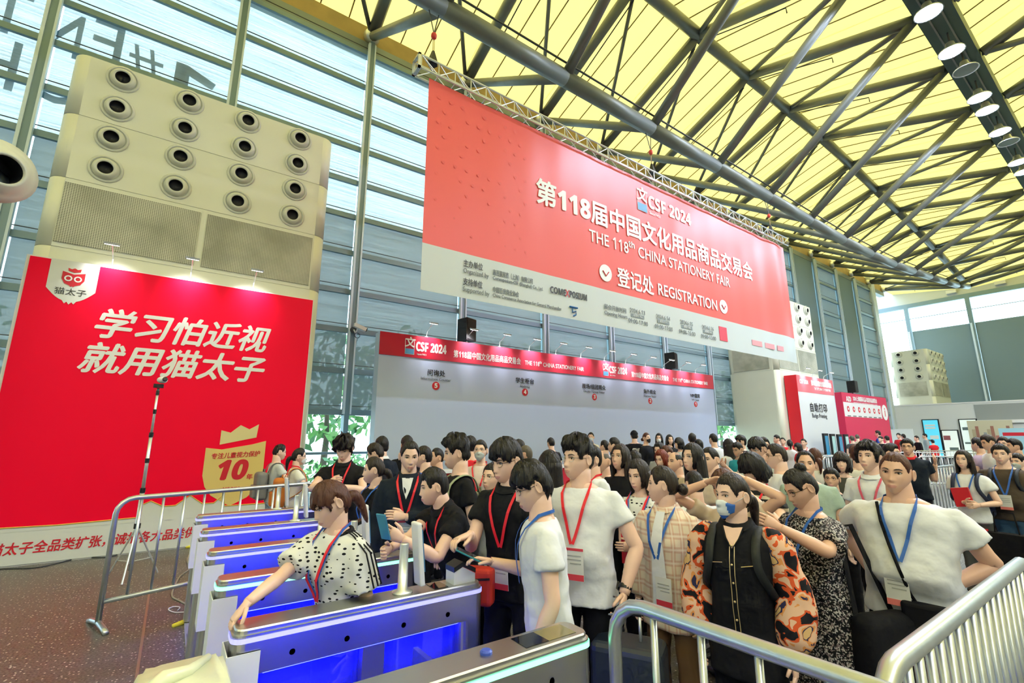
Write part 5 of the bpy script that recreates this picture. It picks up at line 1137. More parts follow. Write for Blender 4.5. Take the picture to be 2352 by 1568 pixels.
    if badge:
        kind, tv, x = badge if isinstance(badge, tuple) else (badge, 0.12, 0.0)
        c0 = front(tv, x, 0.02); bw2, bh2 = (0.055, 0.085) if kind != 'wide' else (0.06, 0.05)
        q = lambda a, b2, g: c0 + X * a + U * b2 + F * g
        def plate(a0_, a1_, z0_, z1_, g0, g1): return MB().add([q(a, z, g) for a in (a0_, a1_) for z in (z0_, z1_) for g in (g0, g1)], [(0, 1, 3, 2), (4, 6, 7, 5), (0, 4, 5, 1), (2, 3, 7, 6), (0, 2, 6, 4), (1, 5, 7, 3)])
        bo = out(plate(-bw2, bw2, -bh2, bh2, 0, 0.003)).obj('badge', CARD, t)
        out(plate(-bw2, bw2, -bh2, -bh2 + 0.032, 0.003, 0.0045)).obj('badge_stripe', CARDP if kind == 'coral' else CARDR, bo)
        for k in range(3): out(plate(-bw2 * 0.75, bw2 * (0.75 - 0.3 * (k == 2)), bh2 - 0.045 - 0.02 * k, bh2 - 0.038 - 0.02 * k, 0.003, 0.0042)).obj('badge_text', CARDT, bo)
        if kind == 'red': out(plate(-bw2, bw2, bh2 - 0.014, bh2, 0.003, 0.0045)).obj('badge_stripe', CARDR, bo)
    if glasses:
        g = MB()
        for sx in (-1, 1):
            c0 = head_xz(sx * 0.031, 0.010, fem) + V((0, 0.014, 0)); g.sweep([c0 + V((0.022 * math.cos(a), -0.010 * abs(math.cos(a)) * (1 if math.cos(a) * sx > 0 else 0.1), 0.017 * math.sin(a))) for a in [2 * math.pi * k / 16 for k in range(17)]], 0.0013, 5)
            g.sweep([c0 + V((sx * 0.022, -0.010, 0.005)), V((sx * 0.075, 0.03, 0.012)), V((sx * 0.079, -0.012, 0.010))], 0.0013, 5)
        a_ = head_xz(0.010, 0.012, fem) + V((0, 0.014, 0)); g.sweep([V((-0.010, a_.y, 0.013)), V((0, a_.y + 0.003, 0.016)), V((0.010, a_.y, 0.013))], 0.0013, 5)
        g.v = [tuple(Mh @ V(v)) for v in g.v]; out(g).obj('glasses', EYED if glasses is True else CHROME, t)
    if mask:
        def fm(th, ph):
            p = head_pt(th, ph, fem); a = abs(math.degrees(th)); z = p.z; zt = -0.008 - 0.022 * sm(10, 60, a); k = sm(-0.003, 0.003, zt - z) * sm(-0.003, 0.003, z + 0.108 - 0.03 * sm(20, 60, a)) * sm(4, -2, a - 62)
            if k > 0: p = V((0.0745 * 0.92 * math.cos(ph) * math.sin(th), max(p.y, 0.088 * math.cos(th)), z))
            return p + p.normalized() * (0.009 * k - 0.009 * (1 - k))
        mm = MB().loft(head_grid(NU, NV, fm))
        if mask == 'bluewhite':
            for i, fc in enumerate(mm.f):
                c = sum((V(mm.v[k]) for k in fc), V()) / len(fc)
                if c.x < -0.040 or c.z < -0.092: mm.m[i] = 1
        for sx in (-1, 1): mm.sweep([V((sx * 0.062, 0.05, -0.025)), V((sx * 0.077, 0.01, -0.005)), V((sx * 0.080, -0.018, 0.010))], 0.0015, 5)
        mm.v = [tuple(Mh @ V(v)) for v in mm.v]; out(mm).obj('face_mask', [{'black': MASKB, 'grey': MASKG}.get(mask, MASKW), MASKL], t, smooth=True)
    info = dict(lo2=lo2, arm=arm_at, root=t, s=s, front=front, tor=tor, U=U, F=F, X=X, hands=hands_at, Mh=Mh, rz=rz, loc=root, out=out, Pv=Pv)
    PEOPLE.append((label, round(s * 1.718, 2), tuple(round(c, 2) for c in root)))
    return info
def to_world(I, p): return Matrix.Translation((I['loc'].x, I['loc'].y, 0)) @ Matrix.Rotation(I['rz'], 4, 'Z') @ (V(p) * I['s'])
# ------------------------------------------------------------------ the crowd
P = person; PP = {}
# near row
PP['polka'] = P(745, 1100, 2.34, 52, 'young woman in white patterned tee leaning over the violet turnstile', head=72, hp=30, lean=10, sex='f', hair='bangs', hc='brown', extra='lowpony', top='dash', slv='half', loose=1.4, lan=['blue', 'red'], badge=('plain', 0.085, -0.07), skin=0,
    arms={'R': ('p', 556, 1395, 1.93, {'hint': (0.7, -0.3, -0.6), 'hd': (0.2, 0.6, -0.75), 'n': (-0.2, -0.6, -0.6), 'curl': 38}), 'L': ('l', 0.03, 0.02, -0.53)}, bottom='black')
PP['tee'] = P(1207, 1054, 2.38, 84, 'man in cream white tee with thin glasses tapping a phone at the turnstile', head=82, hp=24, lean=5, hair='fringe', top='white', hem=-0.16, bottom='jeans', glasses=True, lan='blue', loose=1.15,
    arms={'L': ('l', 0.03, 0.08, -0.525, {'curl': 20}), 'R': ('p', 1128, 1290, 2.46, {'hint': (0.4, -0.7, -0.7), 'n': (-0.3, 0, -1), 'curl': 30})})
PP['big'] = P(1325, 998, 2.95, 18, 'tall man in grey white tee with red lanyard and suitcase', head=48, hp=2, hair='spiky', top='white', hem=-0.14, build=1.22, glasses='thin', lan='red', badge=('red', 0.10, -0.02), bottom='black',
    arms={'L': ('l', 0.07, 0.10, -0.49, {'hint': (1.0, -0.6, 0), 'hd': (-0.1, 0.5, -0.8), 'curl': 45}), 'R': ('l', 0.02, 0.10, -0.52)})
PP['polo'] = P(1157, 1003, 2.85, 32, 'man in black polo with glasses, red lanyard and fair badge', head=52, hp=16, lean=5, hair='fringe', top='black', collar=True, glasses=True, lan='red', badge=('red', 0.06, 0.0), bottom='black', loose=1.2,
    arms={'R': ('p', 1080, 1228, 2.55, {'hint': (0.5, -0.4, -0.9), 'hd': (0.3, 0.9, -0.15), 'n': (-0.2, 0, -1), 'curl': 42}), 'L': ('l', 0.03, -0.02, -0.54)})
PP['lean'] = P(993, 1072, 3.10, 62, 'man in black polo bent over the green turnstile holding a phone', head=84, hp=12, lean=24, hair='short', top='black', collar=True, lan='red', build=1.1, bottom='black', loose=1.15,
    arms={'R': ('p', 892, 1262, 2.75, {'hint': (0.6, -0.3, -0.8), 'curl': 45}), 'L': ('p', 925, 1238, 2.72, {'hint': (0.4, -0.3, -0.9), 'n': (-1, 0, 0.2), 'curl': 48})})
PP['jacket'] = P(943, 1011, 3.85, 6, 'smiling man in open black jacket over white tee with red lanyard', head=-8, hp=14, hair='crop', top='navy', slv='long', collar=True, lan='red', badge=('red', 0.10, 0.0), bottom='black', build=1.1, loose=1.2,
    arms={'L': ('l', -0.18, 0.22, -0.22, {'hint': (0.8, -0.3, -0.5), 'curl': 20}), 'R': ('down',)})
PP['strap'] = P(1046, 997, 3.8, 72, 'tall man in black tee with a pale green bag strap', head=90, hp=10, hair='spiky', top='black', bottom='black', lan=None, arms={'L': ('l', 0.03, 0.05, -0.52)})
PP['blacktail'] = P(858, 1048, 4.15, 58, 'woman in black tee with white cuffs and blue lanyard in profile', head=94, hp=8, sex='f', hair='up', hc='dark', extra='lowpony', top='black', lan='blue', bottom='black', arms={'L': ('l', 0.02, 0.16, -0.40)})
PP['plaid'] = P(1518, 1068, 2.95, 30, 'woman in pink plaid shirt with low bun and dark blue lanyard', head=98, hp=4, sex='f', hair='up', hc='dark', extra='bun', top='plaid', slv='long', hem=-0.22, collar=True, lan='blue', badge=('plain', 0.02, -0.04), bottom='tan', loose=1.55, build=1.08, arms={'L': ('down',), 'R': ('down',)})
PP['mask'] = P(1676, 1084, 2.42, 14, 'woman in black vest with floral sleeves and blue white mask', head=48, hp=4, sex='f', hair='up', hc='dark', extra='lowpony', top='black', slv='none', hem=-0.24, collar=True, mask='bluewhite', bottom='black', build=1.12, arms={'L': ('l', 0.06, 0.05, -0.54), 'R': ('down',)}, loose=1.1)
PP['speckle'] = P(1817, 1074, 2.78, 46, 'woman in black speckled dress with glasses, top bun and blue lanyard', head=62, hp=30, lean=4, sex='f', hair='up', extra='topbun', top='speckle', slv='half', dress=0.42, glasses=True, lan='blue', bottom='jeans', build=1.18, skin=1, loose=1.2, arms={'L': ('p', 1792, 1212, 2.45, {'hint': (0.8, -0.4, -0.7), 'curl': 30}), 'R': ('l', 0.0, 0.28, -0.28)})
PP['hip'] = P(2054, 1037, 2.70, 14, 'stocky man in white tee with hand on hip and blue lanyard', head=14, hp=4, hair='buzz', hc='brown', top='white', hem=-0.12, build=1.36, skin=1, lan='blue', badge=('coral', 0.05, 0.03), bottom='black', loose=1.2, hroll=-6,
    arms={'L': ('l', -0.06, 0.04, -0.36, {'hint': (1.0, -0.9, 0.0), 'hd': (-0.7, 0.1, -0.5), 'curl': 30}), 'R': ('l', 0.05, -0.22, -0.42, {'hint': (1, -0.6, 0)})})
PP['girl'] = P(1462, 1052, 3.5, 22, 'long haired girl in white patterned tee holding red folders', head=36, hp=14, sex='f', hair='long', hc='dark', top='dash', lan=['blue', 'red'], bottom='black', loose=1.3, arms={'R': ('l', -0.14, 0.26, -0.26), 'L': ('l', -0.14, 0.26, -0.28)})
PP['arms'] = P(1654, 1074, 3.05, 24, 'person in beige shirt with both arms raised to the head', head=40, hp=20, sex='f', hair='up', hc='brown', top='beige', bottom='dgrey', skin=1, arms={'R': ('p', 1622, 1108, 3.0, {'hint': (1.0, 0.1, -0.5), 'curl': 30}), 'L': ('p', 1712, 1100, 2.95, {'hint': (1.0, 0.1, -0.6), 'curl': 40})})
PP['phone'] = P(1714, 1036, 3.60, 30, 'woman with black bob bowing her head over a phone', head=44, hp=34, sex='f', hair='bob', top='stripe', lan='red', bottom='black', arms={'L': ('l', -0.06, 0.24, 0.02, {'hint': (0.8, -0.2, -0.8), 'curl': 40}), 'R': ('down',)})
# second row
P(1131, 1062, 3.75, 40, 'woman with round glasses half hidden behind the man in black polo', sex='f', hair='up', glasses='thin', top='lgrey')
P(1262, 1032, 3.75, 138, 'person with long black hair in grey green top seen from behind', sex='f', hair='long', top='green')
P(1357, 1020, 4.25, 62, 'person in white tee and red lanyard behind the tall man', hair='short', top='white', lan='red')
P(1384, 1035, 4.9, 42, 'balding older man behind the woman in black', hair='bald', hc='grey', top='lgrey', skin=1)
P(1425, 1018, 4.40, 30, 'woman with long wavy hair and glasses in black', head=34, hp=-4, sex='f', hair='long', hc='dark', glasses='thin', top='black', slv='long', skin=1)
P(1590, 1016, 4.15, 42, 'woman with long black hair and glasses in beige vest', head=46, sex='f', hair='long', glasses='thin', top='beige')
P(1628, 1026, 4.65, 34, 'man with short black hair beside the woman in beige vest', head=40, hp=6, hair='crop', top='white', build=1.1)
P(1550, 1038, 5.10, 48, 'bald man in dark shirt behind the plaid shirt woman', hair='bald', hc='black', top='black', skin=1, build=1.15)
P(1516, 1031, 5.95, 38, 'woman with red dyed hair looking down', hp=18, sex='f', hair='long', hc='red', top='black')
P(1592, 1080, 3.65, 150, 'child with buzz cut seen from behind', hair='buzz', top='white', build=0.9)
P(1457, 1034, 5.6, 150, 'person with black hair seen from behind the long haired girl', hair='short', top='black')
P(1778, 1018, 4.65, 82, 'man in white tee with glasses and short brown hair in profile', hair='crop', hc='dark', glasses=True, top='white', build=1.15, hp=6)
P(1733, 1002, 5.45, 42, 'man with long fringe and glasses looking down in pale grey tee', hp=20, hair='fringe', glasses='thin', top='lgrey', skin=1, arms={'R': ('l', 0.20, 0.18, 0.02, {'hint': (1, 0, -0.4)})})
P(1847, 1034, 4.10, -8, 'man in sage green tee with receding hair looking at the camera', head=-2, hair='recede', top='green', skin=1, build=1.12, arms={'L': ('l', -0.10, 0.25, -0.30)})
P(1869, 1028, 6.1, 160, 'person in white tee with brown hair behind the man in green', sex='f', hair='up', hc='brown', extra='lowpony', top='offwhite')
P(1930, 1036, 5.35, 4, 'woman with bob haircut in dark olive jacket', sex='f', hair='bob', hc='dark', top='olive', slv='long', hp=-2)
P(1907, 1073, 4.75, 10, 'boy with glasses below the woman in olive jacket', hair='short', glasses=True, top='dgrey', skin=2, build=0.9)
P(1992, 1011, 4.05, 22, 'man in white polo with closed eyes and pink lanyard', head=26, hair='messy', top='white', collar=True, lan='pink', bottom='black', hp=-4)
P(1965, 1020, 5.7, 170, 'dark haired person behind the man with closed eyes', hair='short', hc='brown', top='offwhite')
P(2044, 1017, 6.2, -70, 'man with black cap of hair behind the stocky man', hair='short', top='black')
PP['rail'] = P(2081, 1006, 7.2, 2, 'man in dark navy polo with red collar and a hand on the rail', head=8, hair='short', glasses=True, top='navy', collar='red', bottom='black', build=1.15, skin=1, arms={'L': ('p', 2148, 1066, 7.0, {'hint': (0.6, -0.6, -0.6)})})
PP['folder'] = P(2209, 1032, 5.6, 18, 'woman with long black hair in white tee hugging a red folder', head=20, sex='f', hair='long', hc='dark', top='white', lan='blue', bottom='dgrey', loose=1.25, arms={'R': ('l', -0.16, 0.24, -0.28, {'curl': 30}), 'L': ('l', -0.02, 0.24, -0.30)})
PP['brown'] = P(2294, 1018, 5.6, 12, 'man in brown tee with blue lanyard and white badge', head=10, hair='short', top='brown', lan='blue', badge=('coral', 0.12, 0.0), bottom='jeans', build=1.25, loose=1.2)
P(2263, 997, 8.2, 60, 'man in white shirt behind the woman with the red folder', hair='short', hc='dark', top='white', slv='long', skin=1, hp=14)
P(2243, 1004, 8.6, 120, 'person in lilac shirt with black hair near the barriers', hair='short', top='lilac')
P(2302, 1002, 8.8, 20, 'man with glasses farther back at the right', hair='short', glasses=True, top='black')
P(2326, 1006, 8.0, 70, 'man in black leaning on a barrier at the right', hair='short', top='black', slv='long', skin=1)
P(2334, 1040, 6.4, 30, 'person in teal shirt with grey mask at the right edge', hair='short', mask='grey', top='teal')
# behind the turnstiles
PP['curly'] = P(790, 996, 5.0, 18, 'curly haired man in black shirt writing at the turnstiles', head=16, hp=28, hair='curly', hc='dark', top='black', collar=True, lan='red', build=1.1, bottom='black', arms={'R': ('p', 756, 1108, 4.6, {'hint': (0.9, -0.4, -0.4)}), 'L': ('p', 778, 1118, 4.6, {'hint': (0.9, -0.4, -0.4)})})
P(857, 1016, 5.6, 108, 'man with black hair bowing behind the curly haired man', hp=24, hair='short', hc='dark', top='black')
P(878, 1001, 6.3, 150, 'man with close cropped nape in white collar seen from behind', hair='short', top='navy', collar='white')
P(936, 999, 6.7, 172, 'person in black suit seen from behind the smiling man', hair='short', top='black', slv='long')
P(974, 1023, 5.2, 100, 'man with earbud in blue collar behind the bent man', hair='crop', top='blue')
P(1004, 1028, 5.95, 70, 'boy in white and yellow tee looking left', hair='crop', top='offwhite', skin=1)
P(1080, 1000, 6.3, 150, 'person in red tee seen from behind', hair='short', top='red')
P(1104, 1009, 5.5, 12, 'woman with grey mask and red striped lanyards', sex='f', hair='up', extra='bun', mask='grey', glasses='thin', top='pinkw', lan='red')
P(1207, 1022, 6.1, 108, 'man with khaki hair and dark glasses looking left', hair='buzz', hc='grey', glasses=True, top='khaki', skin=1)
P(1192, 1008, 6.6, 160, 'dark haired person behind the black polo man', hair='short', top='black')
PP['orange'] = P(690, 1028, 6.5, -96, 'woman in white tee with mask and orange backpack', hp=6, sex='f', hair='up', extra='lowpony', mask='white', glasses=True, top='offwhite', hem=-0.2, lan='red', bottom='pinkw', arms={'L': ('l', 0.0, 0.34, -0.22), 'R': ('l', 0.0, 0.36, -0.20)})
PP['greypack'] = P(647, 1019, 7.2, -104, 'man in light grey tee with grey backpack by the poster wall', hp=14, hair='crop', top='lgrey', bottom='ljeans', arms={'R': ('l', 0.0, 0.36, -0.24), 'L': ('l', 0.0, 0.34, -0.24)})
# registration desks
PP['staff'] = P(1456, 988, 12.6, 168, 'staff member in black cap and vest with white back lettering', hair='short', top='black', build=1.2)
P(1484, 993, 12.2, -50, 'staff woman in black with black mask and tied hair', sex='f', hair='up', extra='bun', hc='brown', mask='black', top='black', slv='long')
P(1513, 994, 12.4, 8, 'staff woman with white mask and long hair at the desk', sex='f', hair='long', mask='white', top='black', slv='long')
P(1537, 997, 12.0, -24, 'woman with long hair in black next to the masked staff', sex='f', hair='long', top='black')
P(1559, 1004, 10.5, 60, 'person in pale tee with short black hair at the desks', sex='f', hair='bob', top='lgrey')
P(1589, 994, 11.0, 176, 'man in black seen from behind at the desks', hair='short', top='black')
P(1604, 1008, 9.6, 150, 'small dark head before the registration wall', hair='short', top='dgrey')
P(1637, 995, 10.8, 140, 'man in white tee turning away near the wall end', hair='crop', top='white')
P(1357, 992, 13.3, 4, 'masked receptionist in white raising a hand at the desks', sex='f', hair='up', mask='white', top='offwhite', arms={'R': ('l', 0.02, 0.22, 0.05), 'L': ('down',)})
P(1265, 1004, 10.5, 150, 'man with short hair near desk four seen from behind', hair='crop', top='black')
P(1388, 1010, 9.0, 120, 'person with black ponytail walking to the desks', sex='f', hair='up', extra='pony', top='lgrey')
P(1410, 1004, 8.0, 100, 'man with dark hair in front of the staff member', hair='short', top='black')
P(1512, 1014, 7.4, 30, 'girl with parted hair looking down behind the red haired woman', hp=14, sex='f', hair='long', top='grey')
P(1530, 1022, 6.6, 60, 'person with brown hair near the red haired woman', sex='f', hair='up', hc='brown', top='beige')
P(1672, 1006, 8.4, 140, 'woman with black hair and dark backpack by the window', sex='f', hair='long', top='white')
P(1700, 998, 10.0, 70, 'man in black with fringe near the second air tower', hair='fringe', top='black')
P(1690, 1014, 8.0, 40, 'person with tan face bending forward', hp=20, hair='short', top='teal', skin=2)
P(1752, 1003, 7.2, -20, 'person with glasses behind the fringe haired man', hair='short', glasses=True, top='white')
P(1783, 998, 15.5, 60, 'man in red tee by the badge wall', hair='short', top='red')
P(1797, 1004, 15.0, 10, 'girl in red and white beside the man in red tee', sex='f', hair='up', top='red')
P(1813, 1009, 13.5, 176, 'person with white backpack in front of the red side', sex='f', hair='up', extra='pony', top='white')
P(1845, 1007, 14.0, 20, 'woman with red lanyard in front of the badge wall', sex='f', hair='up', top='pinkw', lan='red')
P(1832, 1016, 13.0, 60, 'short woman in red next to the red lanyard woman', sex='f', hair='bob', top='red')
P(1956, 1000, 20.0, 160, 'person with white cap at the kiosks', hair='short', hc='grey', top='dgrey')
P(1968, 997, 21.5, 170, 'man in khaki shirt with grey hair at the crimson wall', hair='buzz', hc='grey', top='khaki')
P(2015, 988, 23.0, 100, 'man in bright blue shirt before the crimson wall', hair='short', top='blue')
P(2022, 1001, 20.5, 40, 'dark haired person below the man in blue', hair='short', top='black')
P(2036, 1000, 21.0, 150, 'person in white before the end of the crimson wall', hair='short', top='white')
P(2063, 994, 26.0, 30, 'person in dark red before the notice board', hair='short', top='red')
P(2074, 996, 25.5, 140, 'person with purple black hair by the notice board', hair='short', top='olive')
P(2104, 1000, 24.5, 60, 'man in black jacket left of the blue light box', hair='short', top='black', slv='long')
P(2123, 995, 28.0, 80, 'man in grey shirt in front of the blue light box', hair='short', top='grey', slv='long', skin=1)
P(2141, 1009, 26.0, 150, 'person in black and red behind the far barrier', hair='short', top='red')

# ------------------------------------------------------------------ details on single people
I = PP['staff']
for s_, tv, sz in (('STAFF', 0.34, 0.13), ('工作人员', 0.22, 0.11)):
    p = I['tor'](tv, 0, -0.205) * I['s']; text('back_lettering', heavy(s_), sz, TXTW, I['root'], p, (R(90), 0, 0), bold=0.003, width=0.22)
cp = MB(); cap = head_grid(26, 18, lambda th, ph: (lambda p, k: p + p.normalized() * (0.030 * k - 0.03 * (1 - k)))(head_pt(th, ph), sm(-0.004, 0.006, math.sin(ph) * 0.118 - 0.035)))
cp.loft(cap); cp.loft([[V((x, y, z)) for x, y, z in ((-0.075, 0.09, 0.045), (0.075, 0.09, 0.045), (0.05, 0.18, 0.028), (-0.05, 0.18, 0.028))], [V((x, y, z)) for x, y, z in ((-0.075, 0.09, 0.052), (0.075, 0.09, 0.052), (0.05, 0.18, 0.034), (-0.05, 0.18, 0.034))]])
cp.v = [tuple(I['Mh'] @ V(v)) for v in cp.v]; I['out'](cp).obj('cap', CLOTH['black'], I['root'], smooth=True)
# floral sleeves, trim and buttons of the masked woman
I = PP['mask']; 
for side, nm in ((-1, 'L'), (1, 'R')):
    T, hd = I['hands'][nm]; S = I['tor'](0.440, side * 0.172, -0.008); E_ = S.lerp(T, 0.5) + V((side * 0.05, -0.04, 0))
    slv_ = MB().sweep(spl([S + V((-side * 0.05, 0, 0.025)), S + V((side * 0.015, 0, 0.0)), S.lerp(E_, 0.5), E_, E_.lerp(T, 0.6), T - hd * 0.03, T + hd * 0.0], 3), [0.045, 0.055, 0.063, 0.07, 0.083, 0.085, 0.087, 0.09, 0.092, 0.094, 0.097, 0.098, 0.098, 0.092, 0.08, 0.066, 0.05, 0.044, 0.042], 14)
    remesh_later(I['out'](slv_), 'floral_sleeve', CLOTH['floral'], I['root'], 0.0135, 4)
GT = mat('gold_trim', (0.75, 0.58, 0.30), 0.35, 0.6)
for x in (-0.012, 0.012):
    I['out'](MB().sweep([I['front'](tv, x, 0.012) for tv in (0.44, 0.36, 0.28, 0.2, 0.12, 0.04, -0.05)], 0.0018, 5)).obj('placket_trim', GT, I['root'])
for tv in (0.42, 0.33, 0.24, 0.15, 0.06): I['out'](MB().ball(I['front'](tv, 0, 0.014), 0.006, 8, 6)).obj('button', GT, I['root'], smooth=True)
for x0_, x1_ in ((-0.10, -0.045), (0.05, 0.115)): I['out'](MB().sweep([I['front'](0.335, x0_, 0.012), I['front'](0.325, x1_, 0.012)], 0.002, 5)).obj('pocket_trim', GT, I['root'])
# black neckband and sleeve stripes of the patterned tee
I = PP['polka']; U_OFF = V(); S, E_, T = I['arm']['L']; tor_ = I['tor']
rc = [[tor_(0.500 + dz - 0.030 * max(0, math.sin(a)), rr2 * 1.12 * math.cos(a), -0.012 + rr2 * math.sin(a)) for a in [2 * math.pi * k / 20 for k in range(20)]] for rr2, dz in ((0.090, -0.006), (0.084, 0.010), (0.070, 0.016), (0.066, 0.002))]
I['out'](MB().loft(rc, False)).obj('neckband', CLOTH['black'], I['root'], smooth=True)
dS = (E_ - S).normalized(); wdir = V((0, 1, 0)) - dS * dS.y; wdir.normalize(); ndir = dS.cross(wdir); ndir = ndir if ndir.x < 0 else -ndir
for k in (-1, 0, 1):
    pts = []; nn_ = []
    for u in (0.0, 0.25, 0.5, 0.75, 1.0):
        pts.append(tor_(0.492 - 0.012 * u, -0.085 - 0.075 * u, -0.004) + U_OFF if False else tor_(0.500 - 0.022 * u * u, -0.095 - 0.065 * u, -0.012) + V((0, 0.020 * k, 0.008))); nn_.append(V((-0.3 * u, 0, 1)).normalized())
    for u in (0.15, 0.3, 0.45, 0.6, 0.75):
        r_ = (0.066 + 0.012 * u) * I['lo2']; pts.append(S.lerp(E_, u) + (ndir * 0.97 + wdir * (0.26 * k)).normalized() * (r_ + 0.006)); nn_.append(ndir)
    I['out'](MB().ribbon(pts, nn_, 0.0045, 0.003)).obj('sleeve_stripe', CLOTH['black'], I['root'])
# skin at the open collar of the masked woman
I = PP['mask']; vv = [(-0.05, 0.512), (0.0, 0.505), (0.05, 0.512), (0.03, 0.455), (0.0, 0.405), (-0.03, 0.455)]
I['out'](MB().add([I['front'](z, x, 0.010) for x, z in vv], [tuple(range(6))])).obj('open_neck', SKINS[0], I['root'])
I['out'](MB().sweep([I['front'](z, x, 0.014) for x, z in ((-0.055, 0.508), (-0.034, 0.455), (0.0, 0.402), (0.034, 0.455), (0.055, 0.508))], 0.004, 6)).obj('neck_edge', CLOTH['black'], I['root'])
# white inner tee of the jacket man
I = PP['jacket']; fl_ = [(-0.045, 0.50), (0.045, 0.50), (0.03, 0.42), (0.0, 0.34), (-0.03, 0.42)]
I['out'](MB().add([I['front'](z, x, 0.008) for x, z in fl_], [tuple(range(5))])).obj('inner_tee', CLOTH['white'], I['root'])
# inner tee and white tee of the plaid woman
I = PP['plaid']; rows = []
for tv in (0.50, 0.42, 0.32, 0.22, 0.12, 0.02, -0.08): wv = 0.03 + 0.05 * (0.50 - tv); rows.append([I['front'](max(-0.09, tv), x, 0.013) for x in (-0.012 - wv, -0.012 - wv / 3, -0.012 + wv / 3, -0.012 + wv)])
mb = MB(); vs = [p for r_ in rows for p in r_]; mb.add(vs, [(j * 4 + i, j * 4 + i + 1, j * 4 + i + 5, j * 4 + i + 4) for j in range(6) for i in range(3)]); I['out'](mb).obj('inner_tee', CLOTH['white'], I['root'], smooth=True)

# ------------------------------------------------------------------ things people carry
PHB = mat('phone_dark', (0.02, 0.03, 0.04), 0.15); PHT = mat('phone_teal', (0.02, 0.22, 0.26), 0.25); PHS = mat('phone_silver', (0.62, 0.66, 0.66), 0.3)
def phone(I, nm, label, m, tilt=(0, 0, 0), off=(0, 0, 0)):
    T, hd = I['hands'][nm]; p = to_world(I, T + hd * 0.11 + V(off)); t = thing('phone', label, 'phone', p)
    t.rotation_euler = (R(tilt[0]), R(tilt[1]), I['rz'] + R(tilt[2]))
    me = MB().box((0, 0, 0), (0.075, 0.155, 0.009)).mesh('case', m); bevel_mesh(me, 0.004); mkobj('case', me, t); MB().box((0, 0, 0.005), (0.068, 0.145, 0.001)).obj('screen', PHB, t)
    return t
phone(PP['tee'], 'R', 'teal phone held over the code reader', PHT, (25, 0, 0), (0, 0.02, 0.015)); phone(PP['lean'], 'L', 'blue phone held by the bent man', mat('phone_blue', (0.05, 0.25, 0.42), 0.25), (70, 0, 20), (0, 0.03, 0.03))
phone(PP['big'], 'L', 'silver phone in the hand of the tall man with suitcase', PHS, (20, 0, 30), (0.0, 0.04, 0.02)); phone(PP['phone'], 'L', 'pale phone held by the woman with black bob', PHS, (80, 0, 0), (0, 0.02, 0.02)); phone(PP['orange'], 'R', 'dark phone held by the woman with orange backpack', PHB, (40, 0, 0), (0, 0.02, 0.02))
# suitcase of the tall man
T, hd = PP['big']['hands']['L']; p = to_world(PP['big'], T + hd * 0.09)
sc_ = thing('suitcase', 'dark suitcase with silver telescopic handle beside the tall man', 'suitcase', (p.x + 0.02, p.y - 0.02, 0), PP['big']['rz'])
me = MB().box((0, -0.02, 0.36), (0.38, 0.24, 0.56)).mesh('shell', mat('suitcase_shell', (0.03, 0.04, 0.06), 0.4)); bevel_mesh(me, 0.04, 3); mkobj('shell', me, sc_)
for x in (-0.065, 0.065):
    MB().tube((x, -0.02, 0.62), (x, -0.02, p.z - 0.02), 0.009, 8).obj('handle_pole', ALU, sc_, smooth=True); MB().tube((x, -0.02, 0.84), (x, -0.02, 0.85), 0.012, 8).obj('pole_joint', CHROME, sc_)
MB().sweep([(-0.075, -0.02, p.z - 0.01), (0.075, -0.02, p.z - 0.01)], 0.014, 8).obj('grip', BLACKP, sc_, smooth=True)
for x in (-0.15, 0.15):
    for y in (-0.1, 0.06): MB().lathe([(0.03, -0.012), (0.03, 0.012)], 12, Matrix.Translation((x, y, 0.03)) @ Matrix.Rotation(R(90), 4, 'Y'), cap=True).bbox((x - 0.016, y - 0.012, 0.04), (x + 0.016, y + 0.012, 0.09)).obj('wheel', BLACKP, sc_)
def backpack(I, label, m, w=0.30, h=0.42, d=0.16, z=0.16, straps=True):
    t = thing('backpack', label, 'backpack', (I['loc'].x, I['loc'].y, 0), I['rz']); s = I['s']; c = I['tor'](z, 0, -0.13 - d / 2)
    me = MB().box((0, 0, 0), (w, d, h)).mesh('pack', m); bevel_mesh(me, 0.055, 4); me.polygons.foreach_set('use_smooth', [True] * len(me.polygons)); o = mkobj('pack', me, t, c * s)
    o.scale = (s, s, s)
    me = MB().box((0, -d / 2 - 0.015, -h * 0.18), (w * 0.72, 0.05, h * 0.45)).mesh('front_pocket', m); bevel_mesh(me, 0.02, 3); mkobj('front_pocket', me, o)
    MB().sweep([(-0.04, 0.03, h / 2 - 0.02), (-0.03, 0.03, h / 2 + 0.04), (0.03, 0.03, h / 2 + 0.04), (0.04, 0.03, h / 2 - 0.02)], 0.008, 6).obj('top_loop', m, o, smooth=True)
    if straps:
        for side in (-1, 1):
            pts = [I['tor'](0.36, side * 0.11, -0.14), I['tor'](0.475, side * 0.115, -0.09), I['tor'](0.505, side * 0.118, 0.0), I['front'](0.44, side * 0.115, 0.018), I['front'](0.32, side * 0.125, 0.016), I['tor'](0.18, side * 0.17, 0.06), I['tor'](0.06, side * 0.15, -0.13)]
            MB().sweep([p * s for p in spl(pts, 3)], [(0.005, 0.022)] * 19, 6, ref=(0, 1, 0.3)).obj('strap', m, t, smooth=True)
    return t
backpack(PP['orange'], 'orange and black backpack of the masked woman near the poster', mat('pack_orange', (0.55, 0.17, 0.02), 0.7, bump=0.4, bscale=12))
backpack(PP['greypack'], 'grey backpack of the man beside the poster wall', mat('pack_grey', (0.20, 0.20, 0.20), 0.7, bump=0.4, bscale=12))
backpack(PP['mask'], 'black backpack hanging behind the woman with floral sleeves', mat('pack_black', (0.012, 0.014, 0.014), 0.7, bump=0.4, bscale=12), w=0.34, h=0.46, d=0.2, z=0.02)
